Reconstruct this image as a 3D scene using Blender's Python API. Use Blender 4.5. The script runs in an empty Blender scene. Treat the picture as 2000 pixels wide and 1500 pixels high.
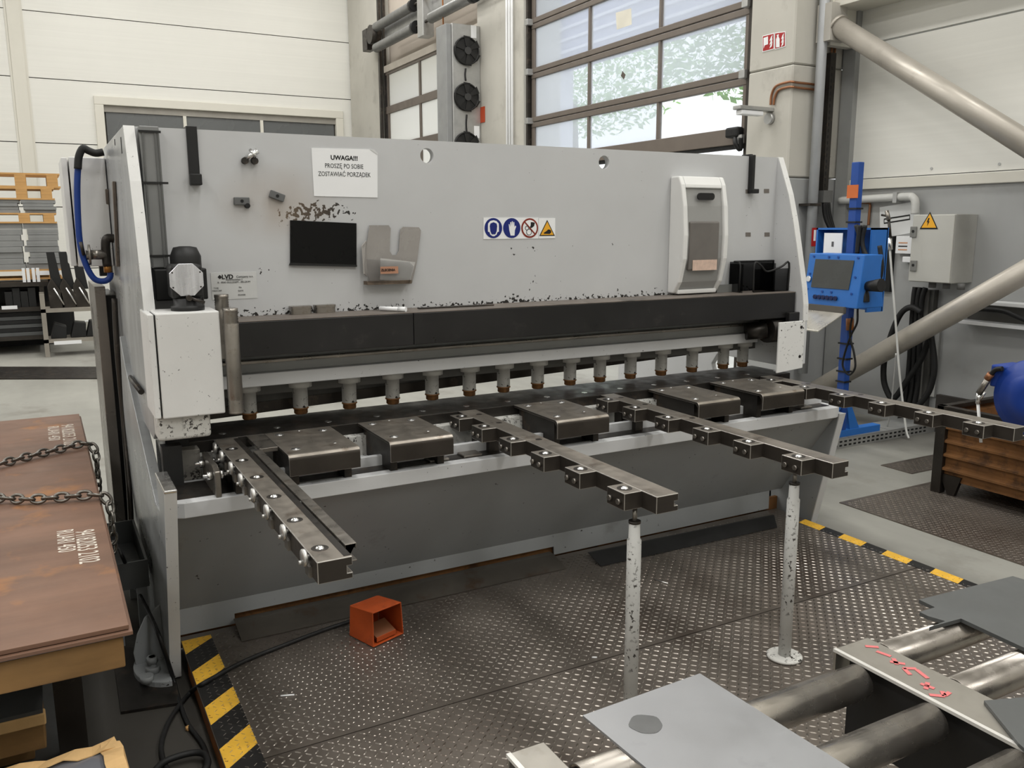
import bpy, bmesh, math, random
import numpy as np
from mathutils import Vector, Matrix
random.seed(7)
SC = bpy.context.scene
COL = SC.collection
# ------------------------------------------------------------------ camera
YAW, PITCH, ROLL, FPX, CAMZ = 0.500822, 0.181903, 0.003164, 1671.1, 1.70
_f = Vector((math.sin(YAW)*math.cos(PITCH), math.cos(YAW)*math.cos(PITCH), -math.sin(PITCH)))
_r = Vector((math.cos(YAW), -math.sin(YAW), 0))
_d = _f.cross(_r)
RT = _r*math.cos(ROLL) + _d*math.sin(ROLL)
DN = -_r*math.sin(ROLL) + _d*math.cos(ROLL)
FW = _f
CAM = Vector((0, 0, CAMZ))
cd = bpy.data.cameras.new('camera')
cam = bpy.data.objects.new('camera', cd); COL.objects.link(cam)
cd.sensor_width = 36.0; cd.lens = FPX/2000*36; cd.clip_end = 200; cd.clip_start = .02
mw = Matrix((( RT.x, -DN.x, -FW.x, CAM.x), (RT.y, -DN.y, -FW.y, CAM.y), (RT.z, -DN.z, -FW.z, CAM.z), (0, 0, 0, 1)))
cam.matrix_world = mw
SC.camera = cam
# ------------------------------------------------------------------ world, lamps, exposure
w = bpy.data.worlds.new('overcast'); SC.world = w; w.use_nodes = True
nt = w.node_tree; bg = nt.nodes['Background']
bg.inputs[0].default_value = (0.96, 0.985, 1.0, 1); bg.inputs[1].default_value = 1.35
def area(name, loc, rot, sx, sy, power, col=(1, .985, .955)):
    l = bpy.data.lights.new(name, 'AREA'); l.shape = 'RECTANGLE'; l.size = sx; l.size_y = sy
    l.energy = power; l.color = col
    o = bpy.data.objects.new(name, l); COL.objects.link(o); o.location = loc; o.rotation_euler = rot
    return o
# rows of hall luminaires under the roof
for lx in (-9.5, -4.5, 1.2, 4.9):
    for ly in (-4.5, 2.0, 8.5, 14.5):
        area('hall_luminaire', (lx, ly, 7.7), (0, 0, 0), .9, 4.6, 150)
SC.view_settings.view_transform = 'Standard'; SC.view_settings.look = 'None'
SC.view_settings.exposure = 0.12; SC.view_settings.gamma = 1.0
SC.view_settings.use_curve_mapping = False
SC.cycles.use_denoising = True
SC.cycles.max_bounces = 5; SC.cycles.diffuse_bounces = 3; SC.cycles.glossy_bounces = 2
SC.cycles.use_adaptive_sampling = True; SC.cycles.adaptive_threshold = .05
SC.cycles.transparent_max_bounces = 12; SC.cycles.sample_clamp_indirect = 4
# ------------------------------------------------------------------ pixel rays on real planes
def ray(x, y): return RT*((x-1000)/FPX) + DN*((y-750)/FPX) + FW
def PX(x, y, X): d = ray(x, y); return CAM + d*((X-CAM.x)/d.x)
def PY(x, y, Y): d = ray(x, y); return CAM + d*((Y-CAM.y)/d.y)
def PZ(x, y, Z): d = ray(x, y); return CAM + d*((Z-CAM.z)/d.z)
# ------------------------------------------------------------------ colours and materials
def L(c): c /= 255.0; return c/12.92 if c <= .04045 else ((c+.055)/1.055)**2.4
def S(r, g, b): return (L(r), L(g), L(b), 1)
MATS = {}
def mat(name, col, rough=.55, metal=0.0, var=.10, vs=3.0, chips=None, stain=None, bump=0.0, bs=80, streak=None, spec=.4, coat=0, var2=None):
    """chips=(colour, threshold, scale)   stain=(colour, threshold, scale, amount)   streak=(axis scale xyz, amount)"""
    if name in MATS: return MATS[name]
    m = bpy.data.materials.new(name); m.use_nodes = True; MATS[name] = m
    nt = m.node_tree; N = nt.nodes; K = nt.links
    p = N['Principled BSDF']; p.inputs['Roughness'].default_value = rough; p.inputs['Metallic'].default_value = metal
    p.inputs['Specular IOR Level'].default_value = spec
    p.inputs['Coat Weight'].default_value = coat
    tc = N.new('ShaderNodeTexCoord')
    def noise(scale, detail=4, rgh=.55, vec=None):
        n = N.new('ShaderNodeTexNoise'); n.inputs['Scale'].default_value = scale; n.inputs['Detail'].default_value = detail
        n.inputs['Roughness'].default_value = rgh; K.new(vec if vec else tc.outputs['Object'], n.inputs['Vector']); return n.outputs['Fac']
    def rng(sock, a, b, c, d):
        r = N.new('ShaderNodeMapRange'); r.inputs[1].default_value = a; r.inputs[2].default_value = b
        r.inputs[3].default_value = c; r.inputs[4].default_value = d; K.new(sock, r.inputs[0]); return r.outputs[0]
    def mix(fac, a, b, blend='MIX'):
        x = N.new('ShaderNodeMix'); x.data_type = 'RGBA'; x.blend_type = blend
        for s, v in ((x.inputs[0], fac), (x.inputs[6], a), (x.inputs[7], b)):
            if hasattr(v, 'links'): K.new(v, s)
            else: s.default_value = v
        return x.outputs[2]
    v = rng(noise(vs), .3, .7, 1-var, 1+var)
    cb = N.new('ShaderNodeCombineColor'); [K.new(v, cb.inputs[i]) for i in range(3)]
    c = mix(1.0, col, cb.outputs[0], 'MULTIPLY')
    if streak:
        mp = N.new('ShaderNodeMapping'); mp.inputs['Scale'].default_value = streak[0]; K.new(tc.outputs['Object'], mp.inputs[0])
        sv = rng(noise(1.0, 5, .6, mp.outputs[0]), .35, .65, 1-streak[1], 1+streak[1])
        cs = N.new('ShaderNodeCombineColor'); [K.new(sv, cs.inputs[i]) for i in range(3)]
        c = mix(1.0, c, cs.outputs[0], 'MULTIPLY')
    if stain:
        f = rng(noise(stain[2], 5, .65), stain[1], stain[1]+.14, 0, stain[3])
        c = mix(f, c, stain[0])
    if chips:
        f = rng(noise(chips[2], 3, .6), chips[1], chips[1]+.02, 0, 1)
        big = rng(noise(chips[2]*.13, 2), .42, .58, 0, 1)
        mm = N.new('ShaderNodeMath'); mm.operation = 'MULTIPLY'; K.new(f, mm.inputs[0]); K.new(big, mm.inputs[1])
        c = mix(mm.outputs[0], c, chips[0])
    K.new(c, p.inputs['Base Color'])
    rv = rng(noise(vs*2.3), .3, .7, max(.02, rough-.09), min(1, rough+.09)); K.new(rv, p.inputs['Roughness'])
    if bump:
        b = N.new('ShaderNodeBump'); b.inputs['Strength'].default_value = bump; b.inputs['Distance'].default_value = .004
        K.new(noise(bs, 4), b.inputs['Height']); K.new(b.outputs[0], p.inputs['Normal'])
    return m
DK = S(34, 32, 30)
PAINT = mat('machine_grey_paint', S(200, 201, 202), .5, 0, .05, 2.5, chips=(S(40, 38, 36), .69, 60), bump=.06, bs=35)
PAINTW = mat('light_chipped_paint', S(215, 215, 213), .45, 0, .05, 4, chips=(S(40, 38, 36), .68, 75), bump=.05)
PAINTC = mat('heavily_chipped_paint', S(198, 197, 192), .5, 0, .08, 5, chips=(S(52, 48, 44), .565, 85), bump=.1)
PANEL = mat('machine_panel_grey', S(146, 149, 150), .45, 0, .06, 2, stain=(S(90, 88, 84), .64, 3, .5), chips=(S(52, 50, 48), .69, 34))
FRAME = mat('frame_plate_grey', S(165, 167, 168), .32, .35, .12, 1.5, streak=((1, 9, .6), .12), chips=(S(60, 58, 56), .7, 30))
BLACKP = mat('black_ledge_paint', S(31, 30, 30), .36, 0, .25, 3, stain=(S(84, 78, 74), .62, 7, .35), bump=.03)
BLACK = mat('matt_black_plastic', S(24, 24, 24), .5, 0, .1, 4)
BLACKS = mat('dark_bare_steel', S(66, 62, 58), .38, .75, .2, 5, stain=(S(120, 108, 98), .58, 9, .5))
STEEL = mat('worn_machined_steel', S(140, 135, 128), .33, .85, .16, 9, stain=(S(104, 88, 72), .57, 14, .5), bump=.03, bs=200)
STEELD = mat('oily_dark_steel', S(58, 55, 52), .4, .7, .25, 7, stain=(S(96, 80, 66), .56, 12, .6))
BRIGHT = mat('bright_steel', S(215, 215, 214), .22, .95, .06, 10)
GALV = mat('galvanised_steel', S(176, 176, 174), .38, .6, .1, 8, bump=.03)
BRUSH = mat('brushed_aluminium', S(215, 216, 222), .28, .9, .06, 4, streak=((60, 60, 4), .18))
RUST = mat('rusty_sheet_steel', S(118, 90, 74), .55, .25, .16, 2.2, stain=(S(170, 116, 64), .58, 2.6, .8), streak=((.8, 7, 1), .14), bump=.04)
RUSTD = mat('brown_rust', S(122, 84, 48), .75, .1, .2, 6, stain=(S(58, 40, 28), .52, 8, .7), bump=.1)
SHEET = mat('rolled_sheet_steel', S(150, 151, 153), .42, .55, .06, 3, stain=(S(120, 120, 122), .6, 5, .5))
SHEETD = mat('dark_sheet_steel', S(96, 98, 98), .45, .5, .08, 3, stain=(S(78, 78, 78), .58, 4, .5))
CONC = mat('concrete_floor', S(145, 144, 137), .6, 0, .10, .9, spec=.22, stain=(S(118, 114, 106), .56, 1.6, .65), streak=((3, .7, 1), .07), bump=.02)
PILLAR = mat('cast_concrete', S(190, 187, 178), .8, 0, .07, 1.4, stain=(S(158, 154, 146), .56, 2.2, .5), chips=(S(70, 66, 60), .73, 22), bump=.06)
def floor_patches(m, spots, dark):  # blends soft-edged dark patches into the floor colour
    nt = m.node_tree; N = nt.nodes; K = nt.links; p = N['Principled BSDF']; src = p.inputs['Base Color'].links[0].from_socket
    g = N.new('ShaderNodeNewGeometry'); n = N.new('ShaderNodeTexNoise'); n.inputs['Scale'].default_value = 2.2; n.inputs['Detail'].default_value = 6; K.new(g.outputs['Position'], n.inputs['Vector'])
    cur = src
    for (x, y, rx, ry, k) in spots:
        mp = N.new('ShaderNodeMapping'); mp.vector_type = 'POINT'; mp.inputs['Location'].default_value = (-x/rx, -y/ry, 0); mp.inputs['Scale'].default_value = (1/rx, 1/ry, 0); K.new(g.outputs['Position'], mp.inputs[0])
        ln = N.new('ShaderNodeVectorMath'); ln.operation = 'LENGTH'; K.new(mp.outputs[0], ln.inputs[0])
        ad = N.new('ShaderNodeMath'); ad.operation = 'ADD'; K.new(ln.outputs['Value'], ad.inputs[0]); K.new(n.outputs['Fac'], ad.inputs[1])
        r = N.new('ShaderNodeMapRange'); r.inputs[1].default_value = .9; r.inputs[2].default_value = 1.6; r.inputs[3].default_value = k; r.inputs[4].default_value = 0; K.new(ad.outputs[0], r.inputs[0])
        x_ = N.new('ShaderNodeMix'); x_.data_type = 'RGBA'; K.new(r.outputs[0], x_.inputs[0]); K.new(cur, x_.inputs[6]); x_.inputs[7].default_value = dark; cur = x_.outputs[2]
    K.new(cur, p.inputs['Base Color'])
floor_patches(CONC, ((.05, 3.2, .75, 1.7, .95), (6.3, 5.0, .5, 1.2, .6), (3.8, 3.6, .5, .7, .5)), S(54, 51, 47))
WHITEW = mat('white_wall_panel', S(226, 223, 212), .55, 0, .02, .8)
WHITET = mat('off_white_trim', S(214, 211, 200), .5, 0, .03, 1)
GREYW = mat('grey_wall_plinth', S(160, 161, 160), .6, 0, .06, 1.2, stain=(S(140, 138, 134), .58, 1.2, .6))
ALU = mat('bronze_door_profile', S(112, 103, 95), .5, .2, .08, 3)
RUBBER = mat('black_rubber', S(20, 20, 20), .6, 0, .15, 10)
PLATE = mat('tread_plate_steel', S(122, 114, 106), .36, .65, .14, 2.2, stain=(S(78, 66, 58), .52, 1.3, .75), bump=.03, bs=60)
LUG = mat('worn_tread_lug', S(148, 142, 134), .3, .85, .25, 2.2, stain=(S(96, 86, 78), .5, 1.3, .9))
YELLOW = mat('safety_yellow_paint', S(226, 176, 58), .6, 0, .12, 12, chips=(S(120, 82, 40), .62, 50))
BLKSTR = mat('safety_black_paint', S(38, 37, 36), .45, .2, .2, 9)
ORANGE = mat('orange_pedal_paint', S(172, 74, 30), .5, 0, .14, 8, stain=(S(110, 48, 22), .57, 11, .6))
BLUE = mat('blue_powder_coat', S(44, 108, 186), .42, 0, .05, 4)
BLUED = mat('dark_blue_post', S(34, 74, 150), .45, 0, .1, 6)
NAVY = mat('navy_reel_plastic', S(26, 58, 138), .4, 0, .06, 4)
WOOD = mat('pallet_pine', S(196, 152, 96), .8, 0, .12, 3, streak=((2, 2, 30), .14))
WOODD = mat('timber_beam', S(126, 96, 58), .8, 0, .14, 4, streak=((3, 14, 14), .16))
OXIDE = mat('oxide_dark_steel', S(66, 61, 56), .42, .55, .2, 6)
ARMTOP = mat('scuffed_arm_top', S(150, 143, 134), .36, .75, .16, 7, stain=(S(104, 88, 72), .56, 10, .6), streak=((20, 2, 1), .08))
WORNEDGE = mat('worn_bright_edge', S(186, 182, 176), .35, .8, .15, 12)
ROLLST = mat('conveyor_roller_steel', S(172, 166, 158), .27, .85, .1, 8, stain=(S(130, 120, 108), .57, 6, .5), streak=((2, 30, 30), .08))
DISC = mat('side_roller_steel', S(196, 195, 192), .34, .8, .06, 20)
MOTTLE = mat('mottled_dark_casting', S(120, 117, 111), .6, .1, .2, 8, chips=(S(30, 28, 26), .52, 60))
PAPER = mat('white_paper', S(236, 237, 238), .5, 0, .02, 4)
KRAFT = mat('brown_wrapping_paper', S(214, 176, 122), .75, 0, .14, 9, bump=.3, bs=30)
INK = mat('printed_black', S(16, 16, 16), .6, 0, 0, 1)
STENCIL = mat('stencil_white', S(208, 200, 188), .7, 0, .06, 8)
DOCPL = mat('smoky_acrylic', S(150, 146, 142), .25, 0, .1, 5, stain=(S(110, 98, 90), .6, 6, .6))
COPPER = mat('copper_pipe', S(150, 104, 74), .35, .6, .1, 6)
RED = mat('sign_red', S(164, 26, 28), .5, 0, .02, 3)
REDP = mat('red_paint_mark', S(206, 112, 112), .6, 0, .05, 6)
SBLUE = mat('sign_blue', S(14, 32, 112), .45, 0, .02, 3)
SYEL = mat('sign_yellow', S(232, 170, 44), .45, 0, .02, 3)
SRED = mat('sign_prohibition', S(128, 40, 22), .45, 0, .02, 3)
SCREEN = mat('dark_screen', S(62, 63, 60), .3, 0, .03, 2)
BARS = mat('grey_stacked_bars', S(142, 143, 142), .5, .3, .08, 6, streak=((1, 1, 40), .1))
CLAD = mat('far_cladding', S(150, 154, 186), .5, 0, .03, 1)
CABGREY = mat('cabinet_grey', S(184, 183, 176), .5, 0, .03, 2)
def glassmat(name, tcol, dcol, k, rough=.2):
    m = bpy.data.materials.new(name); m.use_nodes = True; nt = m.node_tree; N = nt.nodes; K = nt.links
    N.remove(N['Principled BSDF']); out = N['Material Output']
    t = N.new('ShaderNodeBsdfTransparent'); t.inputs[0].default_value = tcol
    d = N.new('ShaderNodeBsdfTranslucent'); d.inputs[0].default_value = dcol
    mx = N.new('ShaderNodeMixShader'); mx.inputs[0].default_value = k
    K.new(t.outputs[0], mx.inputs[1]); K.new(d.outputs[0], mx.inputs[2]); K.new(mx.outputs[0], out.inputs[0])
    return m
PANE = glassmat('hazy_door_pane', (.95, .97, 1, 1), (.90, .92, .95, 1), .45)
PANEM = glassmat('milky_door_pane', (.95, .95, .92, 1), (.95, .93, .88, 1), .92)
PANED = mat('dark_window_pane', S(96, 98, 98), .25, 0, .15, .35)
CLEARPL = glassmat('clear_plastic', (.9, .9, .9, 1), (.8, .8, .8, 1), .25)
# ------------------------------------------------------------------ mesh helpers
WL = {}
def wl(o): return WL.get(o.name, Vector((0, 0, 0))) if o else Vector((0, 0, 0))
def thing(name, label, cat, loc=(0, 0, 0), group=None, kind=None):
    o = bpy.data.objects.new(name, None); COL.objects.link(o); o.empty_display_size = .1
    o.location = loc; WL[o.name] = Vector(loc)
    tag(o, label, cat, group, kind); return o
def tag(o, label=None, cat=None, group=None, kind=None):
    if label: o['label'] = label
    if cat: o['category'] = cat
    if group: o['group'] = group
    if kind: o['kind'] = kind
    return o
def bx(bm, x0, x1, y0, y1, z0, z1):
    vs = [bm.verts.new(c) for c in ((x0, y0, z0), (x1, y0, z0), (x1, y1, z0), (x0, y1, z0), (x0, y0, z1), (x1, y0, z1), (x1, y1, z1), (x0, y1, z1))]
    for q in ((3, 2, 1, 0), (4, 5, 6, 7), (0, 1, 5, 4), (1, 2, 6, 5), (2, 3, 7, 6), (3, 0, 4, 7)): bm.faces.new([vs[i] for i in q])
    return vs
def prism(bm, pts, d):
    """extrude a planar polygon (3-D points) by vector d"""
    a = [bm.verts.new(p) for p in pts]; b = [bm.verts.new(Vector(p)+Vector(d)) for p in pts]
    n = len(pts); bm.faces.new(a[::-1]); bm.faces.new(b)
    for i in range(n): bm.faces.new((a[i], a[(i+1) % n], b[(i+1) % n], b[i]))
def frm(d):
    d = Vector(d).normalized(); u = d.cross(Vector((0, 0, 1)))
    if u.length < 1e-4: u = Vector((1, 0, 0))
    u.normalize(); return u, d.cross(u).normalized(), d
def cyl(bm, a, b, r, n=16, r2=None, caps=True):
    a, b = Vector(a), Vector(b); u, v, d = frm(b-a); r2 = r if r2 is None else r2
    A = []; B = []
    for i in range(n):
        t = 2*math.pi*i/n; o = u*math.cos(t)+v*math.sin(t); A.append(bm.verts.new(a+o*r)); B.append(bm.verts.new(b+o*r2))
    for i in range(n):
        f = bm.faces.new((A[i], A[(i+1) % n], B[(i+1) % n], B[i])); f.smooth = True
    if caps: bm.faces.new(A[::-1]); bm.faces.new(B)
def lathe(bm, base, axis, prof, n=20):
    """prof: list of (distance along axis, radius)"""
    base = Vector(base); u, v, d = frm(axis); rings = []
    for h, r in prof:
        rings.append([bm.verts.new(base+d*h+(u*math.cos(2*math.pi*i/n)+v*math.sin(2*math.pi*i/n))*max(r, 1e-5)) for i in range(n)])
    for a, b in zip(rings, rings[1:]):
        for i in range(n):
            f = bm.faces.new((a[i], a[(i+1) % n], b[(i+1) % n], b[i])); f.smooth = True
    bm.faces.new(rings[0][::-1]); bm.faces.new(rings[-1])
def smooth_path(pts, k=6, closed=False):
    P = [Vector(p) for p in pts]; out = []; n = len(P)
    rg = range(n if closed else n-1)
    for i in rg:
        p0 = P[i-1] if (i > 0 or closed) else P[i]; p1 = P[i]; p2 = P[(i+1) % n]; p3 = P[(i+2) % n] if (i+2 < n or closed) else P[(i+1) % n]
        for j in range(k):
            t = j/k
            out.append(.5*((2*p1)+(-p0+p2)*t+(2*p0-5*p1+4*p2-p3)*t*t+(-p0+3*p1-3*p2+p3)*t**3))
    if not closed: out.append(P[-1])
    return out
def tube(bm, pts, r, n=8, k=6, closed=False, smooth=True):
    P = smooth_path(pts, k, closed) if smooth else [Vector(p) for p in pts]
    rings = []; m = len(P); u = None
    for i in range(m):
        d = (P[(i+1) % m]-P[i-1]) if closed else (P[min(i+1, m-1)]-P[max(i-1, 0)])
        d.normalize()
        if u is None: u = frm(d)[0]
        else:
            u = u-d*u.dot(d)
            if u.length < 1e-5: u = frm(d)[0]
            u.normalize()
        v = d.cross(u)
        rings.append([bm.verts.new(P[i]+(u*math.cos(2*math.pi*j/n)+v*math.sin(2*math.pi*j/n))*r) for j in range(n)])
    q = list(zip(rings, rings[1:])) + ([(rings[-1], rings[0])] if closed else [])
    for a, b in q:
        for j in range(n):
            f = bm.faces.new((a[j], a[(j+1) % n], b[(j+1) % n], b[j])); f.smooth = True
    if not closed: bm.faces.new(rings[0][::-1]); bm.faces.new(rings[-1])
def obj(name, bm, m, parent=None, bev=0, seg=2, recalc=True):
    """links a bmesh given in world coordinates as one mesh whose origin is the middle of its base"""
    if recalc: bmesh.ops.recalc_face_normals(bm, faces=bm.faces)
    cs = [v.co for v in bm.verts]
    lo = Vector([min(c[i] for c in cs) for i in range(3)]); hi = Vector([max(c[i] for c in cs) for i in range(3)])
    o0 = Vector(((lo.x+hi.x)/2, (lo.y+hi.y)/2, lo.z))
    bmesh.ops.translate(bm, verts=bm.verts, vec=-o0)
    me = bpy.data.meshes.new(name); bm.to_mesh(me); bm.free()
    for mm in (m if isinstance(m, (list, tuple)) else [m]): me.materials.append(mm)
    o = bpy.data.objects.new(name, me); COL.objects.link(o)
    if parent is not None: o.parent = parent
    o.location = o0-wl(parent); WL[o.name] = o0
    if bev:
        b = o.modifiers.new('edge', 'BEVEL'); b.width = bev; b.segments = seg; b.limit_method = 'ANGLE'; b.angle_limit = math.radians(35)
    return o
def toptwo(o, bev=.0022):
    """dark sides, scuffed top, bright worn edges"""
    me = o.data; me.materials.clear(); [me.materials.append(m) for m in (OXIDE, ARMTOP, WORNEDGE)]
    for f in me.polygons: f.material_index = 1 if f.normal.z > .6 else 0
    for md in o.modifiers:
        if md.type == 'BEVEL': md.material = 2; md.width = bev
    return o
def B(): return bmesh.new()
def box(name, x0, x1, y0, y1, z0, z1, m, parent=None, bev=0, seg=2):
    bm = B(); bx(bm, min(x0, x1), max(x0, x1), min(y0, y1), max(y0, y1), min(z0, z1), max(z0, z1)); return obj(name, bm, m, parent, bev, seg)
def poly(name, pts, d, m, parent=None, bev=0):
    bm = B(); prism(bm, pts, d); return obj(name, bm, m, parent, bev)
def rod(name, a, b, r, m, parent=None, n=16, r2=None):
    bm = B(); cyl(bm, a, b, r, n, r2); return obj(name, bm, m, parent)
def hose(name, pts, r, m, parent=None, n=8, k=6, closed=False, smooth=True):
    bm = B(); tube(bm, pts, r, n, k, closed, smooth); return obj(name, bm, m, parent)
def dup(o, delta, parent='same', rotz=None):
    c = o.copy(); COL.objects.link(c)
    p = o.parent if parent == 'same' else parent
    c.parent = p; w0 = WL[o.name]+Vector(delta); c.location = w0-wl(p); WL[c.name] = w0
    for k in ('label',):
        pass
    return c
def duptree(root, delta, label=None, parent=None):
    c = dup(root, delta, parent)
    if label: c['label'] = label
    for ch in list(root.children):
        cc = dup(ch, delta, c)
        for g in list(ch.children): dup(g, delta, cc)
    return c
def ring_pts(c, u, v, r, n=24, r2=None):
    c, u, v = Vector(c), Vector(u), Vector(v); r2 = r2 or r
    return [c+u*(r*math.cos(2*math.pi*i/n))+v*(r2*math.sin(2*math.pi*i/n)) for i in range(n)]
def cutplate(name, outer, holes, org, u, v, thick, m, parent=None, bev=0):
    """a plate given by a 2-D outline with holes, standing in the plane org + u*a + v*b, thickness along u x v"""
    cu = bpy.data.curves.new('tmp', 'CURVE'); cu.dimensions = '2D'; cu.fill_mode = 'BOTH'; cu.extrude = thick/2
    for pts in [outer]+holes:
        s = cu.splines.new('POLY'); s.points.add(len(pts)-1); s.use_cyclic_u = True
        for q, pt in zip(s.points, pts): q.co = (pt[0], pt[1], 0, 1)
    to = bpy.data.objects.new('tmp', cu); COL.objects.link(to)
    me = bpy.data.meshes.new_from_object(to.evaluated_get(bpy.context.evaluated_depsgraph_get()))
    bpy.data.objects.remove(to); bpy.data.curves.remove(cu)
    bm = B(); bm.from_mesh(me); bpy.data.meshes.remove(me)
    u, v = Vector(u).normalized(), Vector(v).normalized(); nrm = u.cross(v); org = Vector(org)
    for q in bm.verts: q.co = org+u*q.co.x+v*q.co.y+nrm*q.co.z
    bmesh.ops.remove_doubles(bm, verts=bm.verts, dist=1e-6)
    return obj(name, bm, m, parent, bev)
def rrect(x0, x1, y0, y1, r, n=4):
    out = []
    for cx, cy, a in ((x1-r, y1-r, 0), (x0+r, y1-r, 90), (x0+r, y0+r, 180), (x1-r, y0+r, 270)):
        for i in range(n+1):
            t = math.radians(a+90*i/n); out.append((cx+r*math.cos(t), cy+r*math.sin(t)))
    return out
def circ(cx, cy, r, n=24): return [(cx+r*math.cos(2*math.pi*i/n), cy+r*math.sin(2*math.pi*i/n)) for i in range(n)]
def text(name, s, size, org, u, v, m, parent, align='CENTER', bold=0.0, sx=1.0):
    cu = bpy.data.curves.new(name, 'FONT'); cu.body = s; cu.size = size; cu.align_x = align; cu.align_y = 'CENTER'
    cu.extrude = .0003; cu.offset = bold; cu.resolution_u = 3
    cu.materials.append(m)
    to = bpy.data.objects.new(name+'_src', cu); COL.objects.link(to)
    me = bpy.data.meshes.new_from_object(to.evaluated_get(bpy.context.evaluated_depsgraph_get()))
    bpy.data.objects.remove(to); bpy.data.curves.remove(cu)
    u, v = Vector(u).normalized(), Vector(v).normalized(); nrm = u.cross(v); org = Vector(org)
    bm = B(); bm.from_mesh(me); bpy.data.meshes.remove(me)
    for q in bm.verts: q.co = org+u*(q.co.x*sx)+v*q.co.y+nrm*q.co.z
    return obj(name, bm, m, parent, recalc=False)
EX, EY, EZ = Vector((1, 0, 0)), Vector((0, 1, 0)), Vector((0, 0, 1))
T, FL = .838, -.08
# ================================================================== THE SETTING
def struct(o, label=None): o['kind'] = 'structure'; 
def st(o, label, cat): tag(o, label, cat, None, 'structure'); return o
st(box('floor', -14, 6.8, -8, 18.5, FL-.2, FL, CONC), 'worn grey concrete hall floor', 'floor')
st(box('ground_outside', 6.8, 60, -10, 60, FL-.25, FL-.02, mat('yard_concrete', S(205, 205, 200), .8)), 'pale yard surface outside the raised door', 'ground')
st(poly('trim_1', [PZ(-300, 716, FL+.012), PZ(330, 716, FL+.012), PZ(330, 738, FL+.012), PZ(-300, 741, FL+.012)], (0, 0, -.011), STEELD), 'dark steel floor threshold beyond the machine', 'threshold')
CEIL = mat('hall_ceiling', S(206, 204, 198), .7, 0, .03, .4)
st(box('ceiling', -14, 6.8, -8, 18.7, 8.2, 8.4, CEIL), 'pale trapezoidal sheet ceiling of the hall', 'ceiling')
st(box('wall_front', -14, 6.8, -8.2, -8, FL, 8.2, CEIL), 'pale wall behind the viewer', 'wall')
st(box('wall_side', -14.2, -14, -8, 18.7, FL, 8.2, CEIL), 'pale wall far to the left', 'wall')
YW, XR, XP, XD = 18.5, 6.8, 6.156, 6.256
PANW = mat('white_micro_rib_panel', S(224, 223, 216), .5, 0, .02, .8, streak=((.15, .15, 22), .022))
# --- left wall of horizontal panels
wall = thing('wall_left', 'white wall of wide horizontal panels with thin dark joints', 'wall', (0, YW, FL), kind='structure')
box('backing', -9, 6.8, YW+.06, YW+.2, FL, 9, mat('joint_dark', S(60, 58, 54), .9), wall)  # dark backing seen in the joints between panels
g = .008
rows = [FL, .94, 2.09, 3.25, 4.395, 5.55, 6.7, 7.85, 9]
wx0, wx1, wzt = PY(190, 200, YW).x-.0, PY(664, 240, YW).x, PY(195, 194, YW).z
tx0, tx1 = PY(12, 20, YW).x, PY(38, 20, YW).x
for a, b in zip(rows, rows[1:]):
    box('panel', -9, tx0-.02, YW, YW+.05, a+g, b-g, PANW, wall)
    if b <= wzt:
        box('panel', tx1+.02, wx0, YW, YW+.05, a+g, b-g, PANW, wall); box('panel', wx1, 6.2, YW, YW+.05, a+g, b-g, PANW, wall)
    elif a < wzt:
        box('panel', tx1+.02, wx0, YW, YW+.05, a+g, b-g, PANW, wall); box('panel', wx1, 6.2, YW, YW+.05, a+g, b-g, PANW, wall)
        box('panel', wx0, wx1, YW, YW+.05, wzt, b-g, PANW, wall)
    else: box('panel', tx1+.02, 6.2, YW, YW+.05, a+g, b-g, PANW, wall)
box('joint_cover', tx0, tx1, YW-.03, YW+.02, FL, 9, WHITET, wall)
for x in (tx0-.02, tx1+.02): box('cover_edge', x-.02, x+.02, YW-.012, YW+.02, FL, 9, WHITET, wall)
# --- strip window in the left wall
win = thing('window_1', 'dark strip window with white frame in the far white wall', 'window', (0, YW, 2), kind='structure')
fz = wzt; wb = 1.0
for nm, q in (('frame_head', (wx0-.06, wx1+.06, fz-.1, fz+.06)), ('frame_jamb', (wx0-.06, wx0+.1, wb, fz-.1)), ('frame_jamb', (wx1-.1, wx1+.06, wb, fz-.1)), ('frame_sill', (wx0-.06, wx1+.06, wb-.1, wb))):
    box(nm, q[0], q[1], YW-.06, YW+.06, q[2], q[3], WHITET, win, .01)
box('blind_box', wx0+.1, wx1-.1, YW-.0, YW+.055, fz-.22, fz-.1, mat('blind_box', S(150, 146, 138), .6), win)
mxs = [wx0+.1, PY(361, 235, YW).x, PY(511, 240, YW).x, wx1-.1]
for a, b in zip(mxs, mxs[1:]): box('pane', a+.03, b-.03, YW+.03, YW+.045, wb, fz-.22, PANED, win)
for a in mxs[1:3]: box('mullion', a-.03, a+.03, YW-.01, YW+.055, wb, fz-.22, WHITET, win)
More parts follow.
